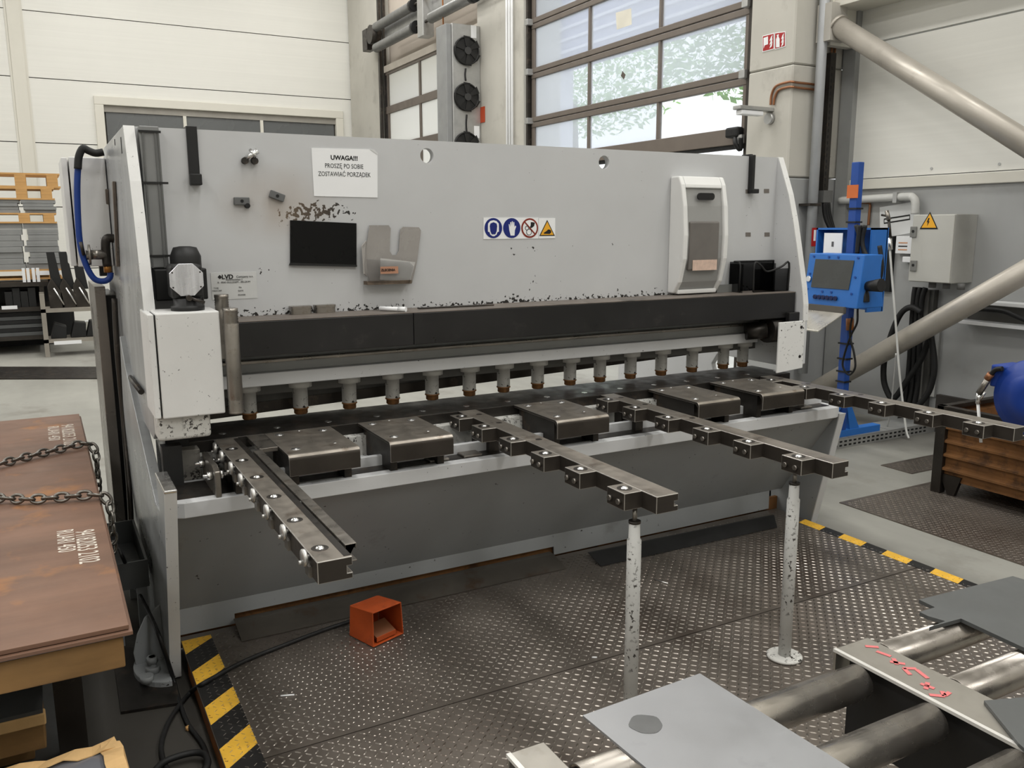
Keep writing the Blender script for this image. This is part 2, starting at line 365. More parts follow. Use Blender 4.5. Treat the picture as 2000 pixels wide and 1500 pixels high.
# --- right wall
wall = thing('wall_right', 'right wall of white ribbed panels above a grey plinth', 'wall', (XR, 0, FL), kind='structure')
zpl = 2.12; zj = PX(1700, 85, XR).z
box('plinth', XR, XR+.25, -8, 6.0, FL, zpl+.005, GREYW, wall)
box('ledge_trim', XR-.03, XR+.1, -8, 5.9, zpl-.09, zpl+.0, WHITET, wall, .006)
box('panel', XR, XR+.1, -8, 5.9, zpl+.01, zj-.008, PANW, wall)
box('panel', XR, XR+.1, -8, 5.9, zj+.008, zj+1.4, PANW, wall)
box('panel', XR, XR+.1, -8, 5.9, zj+1.42, 9, PANW, wall)
for y in (4.9, 4.3, 3.7): 
    bm = B(); cyl(bm, (XR-.006, y, zpl+.06), (XR+.01, y, zpl+.06), .012, 8); obj('screw', bm, GALV, wall)
yc = 5.89
st(box('trim_2', XR-.06, XR, yc-.16, yc-.02, FL, 9, mat('angle_grey', S(150, 151, 149), .5)), 'grey vertical angle between column and white panels', 'trim')
# --- concrete columns
def column(name, x0, x1, y0, y1, label, joints):
    t = thing(name, label, 'column', ((x0+x1)/2, (y0+y1)/2, FL))
    zs = [FL]+joints+[9]
    for a, b in zip(zs, zs[1:]): box('segment', x0, x1, y0, y1, a+.003, b-.003, GREYW if b < 2.3 else PILLAR, t, .012, 1)
    return t
zc = PY(1548, 124, yc).z
column('concrete_column', XP-.03, XR, yc, 6.45, 'grey concrete column with red fire signs beside the raised door', [2.14, zc])
column('concrete_column', XP+.02, XR, 10.93, 12.36, 'concrete column between the two sectional doors', [])
column('concrete_column', XP+.02, XR, 16.55, 18.45, 'concrete corner column at the far white wall', [])
wall = thing('wall_back', 'beige wall above the far sectional door', 'wall', (XD, 15, 4), kind='structure')
zh1 = PX(760, 152, XD).z+.12
box('lintel_panel', XD+.1, XR, 12.22, 16.6, zh1+.05, 9, mat('beige_lintel', S(186, 176, 164), .7, 0, .05, .7), wall)
box('lintel_panel', XD+.1, XR, 6.45, 10.93, 5.15, 9, mat('beige_lintel', S(186, 176, 164), .7), wall)
CLEARPN = glassmat('clear_door_pane', (.98, .99, 1, 1), (.9, .92, .95, 1), .12)
# --- door 2, raised, glazed sections
d = thing('door_2', 'raised sectional door with hazy panes and brown aluminium rails', 'door', (XD, 8.6, 2.45), kind='structure')
ys = [10.74, 9.363, 7.963, 6.586]; zr = [2.52, 3.13, 3.78, 4.43, 5.08]
bm = B(); prism(bm, [(XD-.05, 0, 2.50), (XD+.03, 0, 2.50), (XD+.03, 0, 2.66), (XD-.05, 0, 2.66)], (0, 1, 0))
for v in bm.verts: v.co.y = 6.52 if v.co.y < .5 else 10.8
obj('bottom_rail', bm, ALU, d, .006)
box('bottom_seal', XD-.03, XD+.02, 6.52, 10.8, 2.46, 2.50, RUBBER, d)
for z in zr[1:]:
    box('rail', XD-.035, XD+.03, 6.54, 10.78, z+.005, z+.07, ALU, d, .006); box('rail', XD-.035, XD+.03, 6.54, 10.78, z-.07, z-.005, ALU, d, .006)
for i, (a, b) in enumerate(zip(zr, zr[1:])):
    lo = a+(.14 if i == 0 else .07); hi = b-.07
    for j, y in enumerate(ys):
        wd = .04 if j in (0, 3) else .018
        box('mullion', XD-.03, XD+.025, y-wd, y+wd, lo, hi, ALU, d, .004)
    for j in range(3):
        box('pane', XD-.006, XD+.006, ys[j+1]+.03, ys[j]-.03, lo, hi, PANE if not (i == 0 and j == 2) else CLEARPN, d)
box('top_section', XD-.03, XD+.03, 6.54, 10.78, 5.15, 5.9, ALU, d)
for y, sgn in ((6.50, 1), (10.82, -1)):
    box('guide_rail', XD-.08, XD-.0, y-.02, y+.03, FL, 6, BLACKS, d)
    for z in zr[:4]:
        box('roller_hinge', XD-.12, XD-.03, y-.03+.05*sgn, y+.05+.05*sgn, z-.02, z+.06, GALV, d, .004)
box('edge_sensor', XD-.14, XD-.05, 6.56, 6.74, 2.56, 2.66, RUBBER, d, .02)
hose('coiled_cable', [(XD-.1, 6.62, 2.58), (XD-.14, 6.58, 2.5), (XD-.1, 6.55, 2.44), (XD-.12, 6.53, 2.55)], .022, RUBBER, d)
lb = B(); q = [PX(x, y, XD-.012) for x, y in ((1203, 25), (1233, 16), (1234, 48), (1205, 58))]; prism(lb, q, (-.003, 0, 0)); obj('sticker', lb, mat('yellowed_label', S(214, 210, 196), .6), d)
bm = B(); c = PX(1218, 147, XD-.02); prism(bm, [c+Vector((0, dy, dz)) for dy, dz in ((.05, .0), (.02, .05), (-.04, .0), (-.01, -.05))], (-.004, 0, 0)); obj('hole_patch', bm, mat('hole_brown', S(92, 84, 76), .8), d)
# --- door 1, closed, milky panes
d = thing('door_1', 'closed sectional door with milky panes beyond the air curtain', 'door', (XD, 14.8, FL), kind='structure')
zs = [zh1-.72*i for i in range(7)]; y1 = [16.35, 14.77, 13.6, 12.42]
for i, z in enumerate(zs): box('rail', XD-.035, XD+.03, 12.37, 16.45, z-.07, z+.07, ALU, d, .006)
for a, b in zip(zs[1:], zs):
    for y in y1: box('mullion', XD-.03, XD+.025, y-.035, y+.035, a+.07, b-.07, ALU, d)
    for j in range(3): box('pane', XD-.005, XD+.005, y1[j+1]+.035, y1[j]-.035, a+.07, b-.07, PANEM, d)
box('header_rail', XD-.06, XD+.1, 12.37, 16.45, zh1-.02, zh1+.1, mat('header_beige', S(196, 188, 176), .6), d)
for x in (XD-.14, XD-.05): box('guide_rail', x, x+.05, 16.46, 16.54, FL, 9, BLACKS, d)
XS = 5.95
def on(x, y): return PX(x, y, XS)
box('shaft_bracket', XS-.06, XS+.1, on(722, 80).y, on(722, 80).y+.25, on(722, 98).z, on(722, 55).z, BLACKS, d, .01)
for (a, b) in (((735, 92), (812, 55)), ((735, 48), (808, 16)), ((842, 33), (925, -6))):
    p, q = on(*a), on(*b); z = (p.z+q.z)/2; r = .085
    bm = B(); n = 26
    prof = [(0, .05), (0, r)]
    for i in range(n): t = i/n*(p.y-q.y); prof += [(t+.01, r), (t+.03, r*.93)]
    prof += [(p.y-q.y, r), (p.y-q.y, .05)]
    lathe(bm, (XS, p.y, z), (0, -1, 0), prof, 14); obj('torsion_spring', bm, mat('spring_steel', S(132, 132, 130), .4, .5, .1, 9), d)
    rod('shaft', (XS, p.y+.3, z), (XS, q.y-1.2, z), .02, BLACKS, d)
    rod('spring_plug', (XS, q.y+.06, z), (XS, q.y-.05, z), .1, BLACK, d)
bm = B(); p, q = on(740, 85), on(900, -4); bx(bm, XS+.12, XS+.2, q.y-1.5, p.y, p.z+.1, p.z+.32); obj('mounting_beam', bm, GALV, d)
p = on(826, 60); box('centre_bracket', XS-.05, XS+.15, p.y-.12, p.y+.12, p.z-.1, p.z+1.2, GALV, d, .01)
p = on(726, 70); bm = B(); cyl(bm, (XS-.08, p.y-.1, p.z), (XS+.1, p.y-.1, p.z), .17, 18); obj('cable_drum', bm, BLACKS, d)
p = on(865, 20); hose('pull_cord', [(XS, p.y, p.z+.2), (XS, p.y, p.z-.3), (XS, p.y+.02, p.z-.62), (XS, p.y-.03, p.z-.66)], .012, mat('cord_brown', S(150, 92, 40), .7), d)
# --- yard outside
cl = thing('far_building', 'lilac grey ribbed cladding of the building across the yard', 'building', (13, 14, FL))
box('cladding_sheet', 13, 13.3, 9.2, 26.0, 5.9, 11.5, CLAD, cl)
for i in range(18): z = 6.0+i*.3; box('rib', 12.94, 13, 9.2, 26.0, z, z+.07, mat('rib_light', S(206, 208, 224), .5), cl)
box('support_pier', 12.6, 13.4, 20.9, 22.8, FL, 11.5, mat('pier_pale', S(214, 214, 226), .6), cl)
rnd = random.Random(3)
LEAF = mat('tree_leaf', S(150, 196, 92), .6, 0, .3, 9)
for k, (cx, cy, cz, sx, sy, sz, lab) in enumerate(((19, 29.6, 7.1, 3, 6.8, 2.1, 'leafy green tree behind the left and middle panes'), (18, 18.0, 7.3, 3, 4.7, 2.2, 'leafy green tree behind the right panes'))):
    t = thing('tree', lab+' of the raised door', 'tree', (cx, cy, FL), 'trees in the yard')
    bm = B()
    for i in range(4200):
        while 1:
            p = Vector((rnd.uniform(-1, 1), rnd.uniform(-1, 1), rnd.uniform(-1, 1)))
            if .35 < p.length < 1: break
        c = Vector((cx+p.x*sx, cy+p.y*sy, cz+p.z*sz)); s = rnd.uniform(.09, .19)
        u = Vector((rnd.uniform(-1, 1), rnd.uniform(-1, 1), rnd.uniform(-1, 1))).normalized(); v = u.orthogonal().normalized()
        bm.faces.new([bm.verts.new(c+u*s), bm.verts.new(c+v*s*.5), bm.verts.new(c-u*s), bm.verts.new(c-v*s*.5)])
    obj('foliage', bm, LEAF, t, recalc=False)
    bm = B(); tube(bm, [(cx, cy, FL), (cx+.1, cy, 1.5), (cx, cy+.1, cz-.5)], .22, 8); obj('trunk', bm, mat('bark', S(110, 96, 80), .9), t)
    for j in range(0):
        hose('branch', [(cx, cy, 1.4+.3*j), (cx+(-1)**j*.6, cy+(j-1.5)*1.2, 3.9+.2*j), (cx+(-1)**j*1.0, cy+(j-1.5)*2.2, 6.4)], .03, MATS['bark'], t, 6, 4)
# ================================================================== GUILLOTINE SHEAR
XL0, XL1, XR0, XR1 = .338, .379, 3.868, 3.908       # side frames
YP = 3.80                                            # front of the upper plate
sh = thing('guillotine_shear', 'large grey guillotine shear with hold-down cylinders and support arms', 'machine', (2.1, 3.8, FL))
prof = [(3.80, 2.097), (3.77, 2.03), (3.704, 1.879), (3.655, 1.72), (3.613, 1.556), (3.58, 1.42), (3.563, 1.351), (3.545, 1.25), (3.541, 1.156), (3.54, .90), (3.60, .87), (4.25, .87), (4.30, .80), (4.25, .66), (3.75, .62), (3.7, FL), (5.35, FL), (5.35, 1.7), (4.9, 2.097)]
for x0, x1 in ((XL0, XL1), (XR0, XR1)):
    poly('side_frame', [(x0, y, z) for y, z in prof], (x1-x0, 0, 0), FRAME if x0 < 1 else PAINT, sh, .004)
# bright worn front edges of the side frames
for x0, x1 in ((XL0, XL1), (XR0, XR1)):
    bm = B(); fr = prof[:9]
    for (ya, za), (yb, zb) in zip(fr, fr[1:]): prism(bm, [(x0, ya-.004, za), (x1, ya-.004, za), (x1, yb-.004, zb), (x0, yb-.004, zb)], (0, .006, 0))
    obj('frame_edge', bm, PAINTW, sh)
# lower cheek plates with legs
lo0, lo1 = .312, .352
ck = [(3.12, .775), (3.42, .40), (3.42, FL+.02)]
legp = [(3.16, .66), (3.405, FL+.005), (3.75, FL+.005), (5.2, FL+.005), (5.2, 1.06), (4.9, 1.12)]
def onL(x, y): p = PX(x, y, lo0); return (p.y, p.z)
w1, w2 = onL(243, 712), onL(304, 985)
lp = [(3.10, .79), (3.42, FL+.005), (5.1, FL+.005), (w1[0]+.15, w1[1]+.12), w1, w2, (3.30, .66), (3.36, .79)]
poly('cheek_plate', [(lo0, y, z) for y, z in lp], (lo1-lo0, 0, 0), FRAME, sh, .003)
bm = B(); prism(bm, [(lo0-.001, 3.096, .79), (lo1+.001, 3.096, .79), (lo1+.001, 3.416, FL+.01), (lo0-.001, 3.416, FL+.01)], (0, .006, 0)); obj('leg_edge', bm, PAINTW, sh)
box('cheek_cap', lo0-.002, lo1+.002, 3.093, 3.36, .787, .797, BRIGHT, sh, .003)
rp = [(3.235, .66), (3.40, FL+.01), (4.6, FL+.01), (4.6, .66)]
poly('cheek_plate', [(XR0, y, z) for y, z in rp], (.045, 0, 0), PANEL, sh, .003)
bm = B(); prism(bm, [(XR0-.001, 3.231, .66), (XR0+.046, 3.231, .66), (XR0+.046, 3.396, FL+.01), (XR0-.001, 3.396, FL+.01)], (0, .006, 0)); obj('leg_edge', bm, PAINT, sh)
# foot flange, left
bm = B(); c = Vector((lo0, 3.52, FL)); n = 18
prism(bm, [c+Vector((-.125*math.sin(math.pi*i/n), -.17*math.cos(math.pi*i/n), 0)) for i in range(n+1)], (0, 0, .035)); obj('foot_flange', bm, PANEL, sh, .004)
bm = B(); cyl(bm, (.255, 3.46, FL+.03), (.255, 3.46, FL+.10), .013, 12); cyl(bm, (.255, 3.46, FL+.035), (.255, 3.46, FL+.06), .028, 6); cyl(bm, (.255, 3.46, FL+.075), (.255, 3.46, FL+.1), .022, 6); obj('anchor_bolt', bm, PANEL, sh)
bm = B(); cyl(bm, (.225, 3.40, FL+.03), (.225, 3.40, FL+.055), .025, 14); obj('levelling_screw', bm, PANEL, sh)
poly('gusset', [(lo0, 3.55, FL+.03), (.20, 3.55, FL+.03), (.195, 3.56, FL+.08), (.215, 3.575, FL+.15), (.25, 3.59, FL+.21), (lo0, 3.60, FL+.25)], (0, .014, 0), PANEL, sh, .003)
# upper front plate with two round sight holes
def fp(x, y): p = PY(x, y, YP); return (p.x, p.z)
h1, h2 = fp(834, 304), fp(1180, 317)
pm = mat('front_plate_paint', S(191, 192, 193), .48, 0, .05, 1.6, bump=.05, bs=25)
def wear(m):
    nt = m.node_tree; N = nt.nodes; K = nt.links; p = N['Principled BSDF']
    src = p.inputs['Base Color'].links[0].from_socket
    tc = N.new('ShaderNodeTexCoord'); sep = N.new('ShaderNodeSeparateXYZ'); K.new(tc.outputs['Object'], sep.inputs[0])
    n = N.new('ShaderNodeTexNoise'); n.inputs['Scale'].default_value = 55; n.inputs['Detail'].default_value = 4; K.new(tc.outputs['Object'], n.inputs['Vector'])
    def mr(s, a, b, c, d):
        r = N.new('ShaderNodeMapRange'); r.inputs[1].default_value = a; r.inputs[2].default_value = b; r.inputs[3].default_value = c; r.inputs[4].default_value = d; K.new(s, r.inputs[0]); return r.outputs[0]
    def mth(op, a, b):
        q = N.new('ShaderNodeMath'); q.operation = op
        for s, v in zip(q.inputs, (a, b)):
            if hasattr(v, 'links'): K.new(v, s)
            else: s.default_value = v
        return q.outputs[0]
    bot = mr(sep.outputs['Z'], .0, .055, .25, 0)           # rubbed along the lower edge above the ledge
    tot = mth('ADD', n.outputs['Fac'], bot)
    # two worn spots left of the black screen and below the notice
    zb = 1.318; xo = (XL1+XR0)/2
    for (x, y, rx, rz, k) in ((640, 412, .17, .06, .27), (575, 420, .13, .06, .23), (505, 530, .08, .06, .13), (1000, 487, .05, .03, .2), (1043, 484, .05, .03, .18), (1040, 550, .05, .05, .17), (1000, 580, .05, .03, .17), (1130, 478, .08, .02, .15), (1190, 476, .04, .02, .16)):
        px_, pz_ = fp(x, y)
        v = N.new('ShaderNodeCombineXYZ'); K.new(mth('MULTIPLY', mth('SUBTRACT', sep.outputs['X'], px_-xo), 1/rx), v.inputs[0]); K.new(mth('MULTIPLY', mth('SUBTRACT', sep.outputs['Z'], pz_-zb), 1/rz), v.inputs[1])
        ln = N.new('ShaderNodeVectorMath'); ln.operation = 'LENGTH'; K.new(v.outputs[0], ln.inputs[0])
        tot = mth('ADD', tot, mr(ln.outputs['Value'], 0, 1.2, k, 0))
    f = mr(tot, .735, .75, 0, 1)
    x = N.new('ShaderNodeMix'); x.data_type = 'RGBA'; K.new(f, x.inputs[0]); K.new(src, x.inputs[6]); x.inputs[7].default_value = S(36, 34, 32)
    px_, pz_ = fp(545, 400)
    n2 = N.new('ShaderNodeTexNoise'); n2.inputs['Scale'].default_value = 6; K.new(tc.outputs['Object'], n2.inputs['Vector'])
    v = N.new('ShaderNodeCombineXYZ'); K.new(mth('MULTIPLY', mth('SUBTRACT', sep.outputs['X'], px_-xo), 4.5), v.inputs[0]); K.new(mth('MULTIPLY', mth('SUBTRACT', sep.outputs['Z'], pz_-zb), 7), v.inputs[1])
    ln = N.new('ShaderNodeVectorMath'); ln.operation = 'LENGTH'; K.new(v.outputs[0], ln.inputs[0])
    f2 = mth('MULTIPLY', mr(ln.outputs['Value'], .2, 1.3, .75, 0), n2.outputs['Fac'])
    y = N.new('ShaderNodeMix'); y.data_type = 'RGBA'; K.new(f2, y.inputs[0]); K.new(x.outputs[2], y.inputs[6]); y.inputs[7].default_value = S(150, 128, 104)
    K.new(y.outputs[2], p.inputs['Base Color'])
wear(pm)
cutplate('front_plate', [(XL1, 1.318), (XR0, 1.318), (XR0, 2.095), (XL1, 2.095)], [circ(h1[0], h1[1], .034), circ(h2[0], h2[1], .034)], (0, YP+.02, 0), EX, EZ, .04, pm, sh)
box('top_flange', XL1, XR0, YP+.04, YP+.16, 2.07, 2.095, PAINT, sh)
box('lower_flange', XL1, XR0, YP+.04, YP+.3, 1.318, 1.34, PAINT, sh)
for x in (1.2, 2.1, 3.0): box('rib', x-.01, x+.01, YP+.04, YP+.25, 1.34, 1.95, PAINT, sh)
# black ledge
YLg = 3.595
zlt, zlb = 1.322, 1.172
xs0, xm, xs1 = .56, PY(808, 625, YLg).x, 3.858
box('ledge_section', xs0, xm-.001, YLg, YP, zlb, zlt-.004, BLACKP, sh, .004)
box('ledge_section', xm+.001, xs1, YLg, YP, zlb, zlt-.004, BLACKP, sh, .004)
box('ledge_top', xs0, xs1, YLg-.001, YP-.002, zlt-.005, zlt, mat('ledge_top_dusty', S(112, 104, 97), .5, .2, .2, 4, stain=(S(60, 56, 52), .55, 3, .7)), sh, .002)
p = PY(1540, 606, YLg-.02); box('ledge_end_box', p.x, 3.868, YLg-.03, YLg, 1.13, 1.205, BLACKP, sh, .004)
# hold-down beam and the recessed strips above it
YH = 3.74
def hz(y, Y): return PY(1000, y, Y).z
box('recess_strip', XL1, XR0, 3.79, 3.86, hz(694, 3.79), 1.20, mat('recess_grey', S(158, 159, 157), .5, 0, .08, 3), sh)
box('recess_pipe', .60, XR0-.06, 3.752, 3.79, hz(672, 3.75), hz(666, 3.75), STEEL, sh, .004)
zb0, zb1 = hz(711, YH), hz(689, YH)
box('hold_down_beam', XL1, 3.72, YH, 3.95, zb0, zb1, PAINT, sh, .004)
box('hold_down_lower', XL1, 3.80, 3.84, 4.02, zb0-.055, zb0, mat('beam_soffit', S(84, 83, 80), .6), sh)
hx = [.766, .998, 1.23, 1.447, 1.655, 1.86, 2.057, 2.262, 2.465, 2.66, 2.868, 3.085, 3.314, 3.555, 3.71]
YHD = 3.85
first = None
for i, x in enumerate(hx):
    if first is None:
        bm = B(); lathe(bm, (x, YHD, zb0-.001), (0, 0, -1), [(0, .055), (.034, .055), (.036, .036), (.036, .034), (.128, .034), (.13, .031), (.133, .031)], 20)
        first = obj('hold_down', bm, PAINTC, sh)
        bm = B(); lathe(bm, (x, YHD, zb0-.132), (0, 0, -1), [(0, .035), (.003, .037), (.006, .035), (.008, .031), (.026, .031), (.03, .027)], 20); foot = obj('clamp_foot', bm, RUSTD, first)
    else:
        h = dup(first, (x-hx[0], 0, 0)); dup(foot, (x-hx[0], 0, 0), h)
# ram with raking blade behind the hold-downs
def rz(x, y): p = PY(x, y, 3.97); return p
ra, rb = rz(505, 806), rz(905, 752)
sl = (rb.z-ra.z)/(rb.x-ra.x)
zr0 = ra.z+sl*(XL1-ra.x); zr1 = ra.z+sl*(XR0-ra.x)
RAM = mat('ram_dark_grey', S(92, 91, 88), .5, .2, .2, 4, streak=((6, 1, 1), .2))
poly('ram', [(XL1, 3.97, zr0+.02), (XR0, 3.97, min(zr1, 1.1)+.02), (XR0, 3.97, 1.30), (XL1, 3.97, 1.30)], (0, .08, 0), RAM, sh)
poly('upper_blade', [(XL1, 3.962, zr0), (XR0, 3.962, min(zr1, 1.1)), (XR0, 3.962, min(zr1, 1.1)+.05), (XL1, 3.962, zr0+.05)], (0, .02, 0), BLACKS, sh)
# lower blade strip / table
box('table_strip', .47, XR0, 3.612, 3.93, T-.05, T, STEELD, sh, .003)
bm = B()
for i in range(15):
    x = .62+i*.23; cyl(bm, (x, 3.70, T), (x, 3.70, T+.001), .016, 14)
bm.free()
for i in range(15):
    b = B(); x = .62+i*.23; cyl(b, (x, 3.70, T), (x, 3.70, T+.001), .016, 14); obj('table_screw', b, BRIGHT, sh)
# table bed and front beam
box('table_bed', XL1, XR0, 3.56, 3.95, .62, T-.05, PAINTC, sh)
zbm0, zbm1, YB = .64, .70, 3.235
bm = B(); prism(bm, [(.352, YB+.04, zbm0), (.362, YB+.012, zbm0), (.39, YB, zbm0), (3.84, YB, zbm0), (3.875, YB+.012, zbm0), (3.885, YB+.04, zbm0), (3.885, 3.6, zbm0), (.352, 3.6, zbm0)], (0, 0, zbm1-zbm0)); obj('table_beam', bm, PAINT, sh, .003)
box('beam_top_wear', .37, 3.84, YB+.05, 3.5, zbm1, zbm1+.002, STEELD, sh)
box('beam_rail', .74, 3.86, 3.36, 3.385, zbm1, zbm1+.045, PAINT, sh, .002)
poly('apron_panel', [(.352, 3.265, zbm0), (.352, 3.63, .118), (.352, 3.66, .118), (.352, 3.32, zbm0)], (XR0-.352, 0, 0), PANEL, sh)
# bottom sill with a notch
xq = PY(1082, 1075, 3.63).x; xn = PY(458, 1200, 3.63).x
cutplate('sill_plate', [(.352, .004), (xn, .004), (xn, .05), (xq, .05), (xq, .004), (XR0-.1, .004), (XR0-.1, .12), (.352, .12)], [], (0, 3.64, 0), EX, EZ, .02, PANEL, sh)
box('sill_backing', .36, XR0, 3.66, 3.68, FL+.01, .06, RUSTD, sh)
# bracket plate with bolts at the beam's left end
xb = PZ(412, 905, .80).x
poly('stop_bracket', [(.505, 3.52, zbm1), (.505, 3.24, zbm1), (.505, 3.24, .80), (.505, 3.30, .815), (.505, 3.52, .815)], (.022, 0, 0), STEEL, sh, .004)
for y, z in ((3.29, .775), (3.47, .78)):
    bm = B(); cyl(bm, (.47, y, z), (.60, y, z), .008, 10); cyl(bm, (.485, y, z), (.503, y, z), .018, 6); cyl(bm, (.53, y, z), (.546, y, z), .018, 6); obj('adjusting_bolt', bm, BRIGHT, sh)
box('bed_block', .425, .50, 3.53, 3.60, .70, T-.012, MOTTLE, sh, .004); box('throat_shade_sheet', XL1+.002, .47, 3.60, 3.62, .70, T+.03, BLACK, sh); box('throat_shade_block', .353, .425, 3.47, 3.53, .702, T+.025, BLACK, sh)  # black throat boxes are added, standing in for shade in the recess
# bent support plates
def support_plate(x0, x1, yb, yf):
    bm = B(); r = .022; pr = [(yb, T-.012), (yb, T)]
    for i in range(7):
        a = math.radians(90*i/6); pr.append((yf+r-r*math.sin(a), T-r+r*math.cos(a)))
    pr += [(yf, T-.085), (yf+.012, T-.085), (yf+.012, T-.03), (yf+.03, T-.012)]
    prism(bm, [(x0, y, z) for y, z in pr], (x1-x0, 0, 0))
    o = toptwo(obj('support_plate', bm, STEEL, sh, .0015, 1), .0015)
    for bxx, byy in ((x0+.05, yb-.05), (x1-.05, yb-.06), (x0+.05, yf+.09)):
        b = B(); lathe(b, (bxx, byy, T-.001), (0, 0, 1), [(0, .019), (.0015, .019), (.0015, .011), (.004, .009), (.0055, .004)], 14); obj('ball_transfer', b, BRIGHT, o)
    for bxx, byy in ((x1-.07, yf+.11), ((x0+x1)/2, yb-.02)):
        b = B(); cyl(b, (bxx, byy, T-.002), (bxx, byy, T+.0012), .007, 10); obj('screw_head', b, BRIGHT, o)
    for xa in (x0+.02, x1-.05): box('web', xa, xa+.03, yf+.06, yb-.02, zbm1, T-.012, STEELD, o)
    return o
for x0, x1 in ((.775, 1.06), (1.187, 1.47), (1.985, 2.27), (2.81, 3.086), (3.24, 3.545)): support_plate(x0, x1, 3.61, 3.20)
poly('corner_plate', [(.70, 3.61, T-.02), (.70, 3.37, T-.02), (.775, 3.37, T-.02), (.775, 3.61, T-.02)], (0, 0, .018), STEEL, sh, .002)
for x in (1.40, 1.56, 3.62): box('clamp_spring', x, x+.09, 3.29, 3.36, zbm1, zbm1+.012, STEEL, sh, .003)
# squaring / support arms
HA = .06
def ball(parent, x, y, r=.021):
    b = B(); lathe(b, (x, y, T-.001), (0, 0, 1), [(0, r), (.0015, r), (.0016, r*.62), (.006, r*.5), (.008, r*.2)], 18); return obj('ball_transfer', b, BRIGHT, parent)
def ringdark(parent, x, y, r=.026):
    b = B(); cyl(b, (x, y, T-.001), (x, y, T+.0006), r, 18); return obj('ball_seat', b, BLACKS, parent)
def arm(x0, x1, yf, balls, nm='support_arm'):
    bm = B()
    # grooved right side profile
    pr = [(x0, T-HA), (x1, T-HA), (x1, T-HA*.68), (x1-.016, T-HA*.68), (x1-.016, T-HA*.42), (x1, T-HA*.42), (x1, T), (x0, T)]
    prism(bm, [(x, yf, z) for x, z in pr], (0, 3.61-yf, 0))
    a = toptwo(obj(nm, bm, STEEL, sh, .003))
    for (bxx, byy) in balls:
        toptwo(box('roller_block', x0-.07, x0+.002, byy-.05, byy+.05, T-HA, T-.0005, STEEL, a, .003))
        ringdark(a, x0-.034, byy); ball(a, x0-.034, byy)
        for dy in (-.024, .026):
            b = B(); cyl(b, (x0-.07, byy+dy, T-HA*.55), (x0-.081, byy+dy, T-HA*.55), .010, 6); obj('hex_bolt', b, STEEL, a)
    for y in (3.50, 3.30, 2.95):
        b = B(); cyl(b, ((x0+x1)/2+.01, y, T-.001), ((x0+x1)/2+.01, y, T+.0006), .014, 14); obj('screw_recess', b, BLACKS, a)
    for y in (3.45, 3.33): box('spacer', x0+.02, x1-.02, y, y+.06, zbm1+.002, T-HA, BLACKS, a)
    return a
for x0, x1, yf, px_ in ((1.685, 1.775, 2.105, ((1222, 953), (1137, 915), (1066, 885), (1002, 857), (948, 832), (902, 813))),
                        (2.500, 2.585, 2.105, ((1555, 892), (1462, 862), (1378, 838), (1304, 815), (1237, 796), (1178, 781))),
                        (3.625, 3.708, 2.11, ((1915, 825), (1818, 805), (1720, 787), (1640, 771), (1566, 756), (1497, 743)))):
    arm(x0, x1, yf, [(0, PZ(x, y, T).y) for x, y in px_])
# the squaring arm with side rollers, scale and channel
bm = B(); prism(bm, [(.567, 2.10, T-.062), (.663, 2.10, T-.062), (.663, 2.10, T-.045), (.648, 2.10, T-.045), (.648, 2.10, T-.025), (.663, 2.10, T-.025), (.663, 2.10, T), (.567, 2.10, T)], (0, 1.50, 0))
sq = toptwo(obj('squaring_arm', bm, STEEL, sh, .003))
box('scale_strip', .642, .662, 2.11, 3.58, T, T+.0012, STEELD, sq)
for x, y in ((628, 1070), (580, 1015), (541, 969), (509, 931), (483, 898), (461, 876)):
    yy = PZ(x, y, T).y; ringdark(sq, .603, yy, .024); ball(sq, .603, yy, .019)
for x, y in ((597, 1090), (558, 1040), (527, 1000), (498, 968), (474, 938), (452, 915), (438, 892), (425, 876)):
    yy = PZ(x, y, T-.01).y
    b = B(); lathe(b, (.556, yy, T-.008), (-1, 0, 0), [(-.01, .006), (-.001, .006), (-.001, .022), (.001, .024), (.008, .024), (.010, .022), (.010, .004)], 20); rl = obj('side_roller', b, DISC, sq)
    b = B(); cyl(b, (.546, yy, T-.020), (.537, yy, T-.020), .006, 6); obj('roller_screw', b, DISC, sq)
    b = B(); bx(b, .558, .568, yy-.02, yy+.02, T-.06, T-.03); obj('roller_lug', b, STEEL, sq)
bm = B(); prism(bm, [(.674, 2.20, T-.058), (.708, 2.20, T-.058), (.708, 2.20, T-.053), (.678, 2.20, T-.053), (.678, 2.20, T-.009), (.704, 2.20, T-.009), (.704, 2.20, T-.022), (.708, 2.20, T-.022), (.708, 2.20, T-.004), (.674, 2.20, T-.004)], (0, 1.16, 0)); obj('channel_rail', bm, STEEL, sq, .002)
for y in (2.3, 2.7, 3.1):
    b = B(); cyl(b, (.66, y, T-.03), (.674, y, T-.03), .008, 8); obj('rail_screw', b, BRIGHT, sq)
for y in (3.25, 3.42): box('spacer', .58, .65, y, y+.06, zbm1+.002, T-.062, BLACKS, sq)
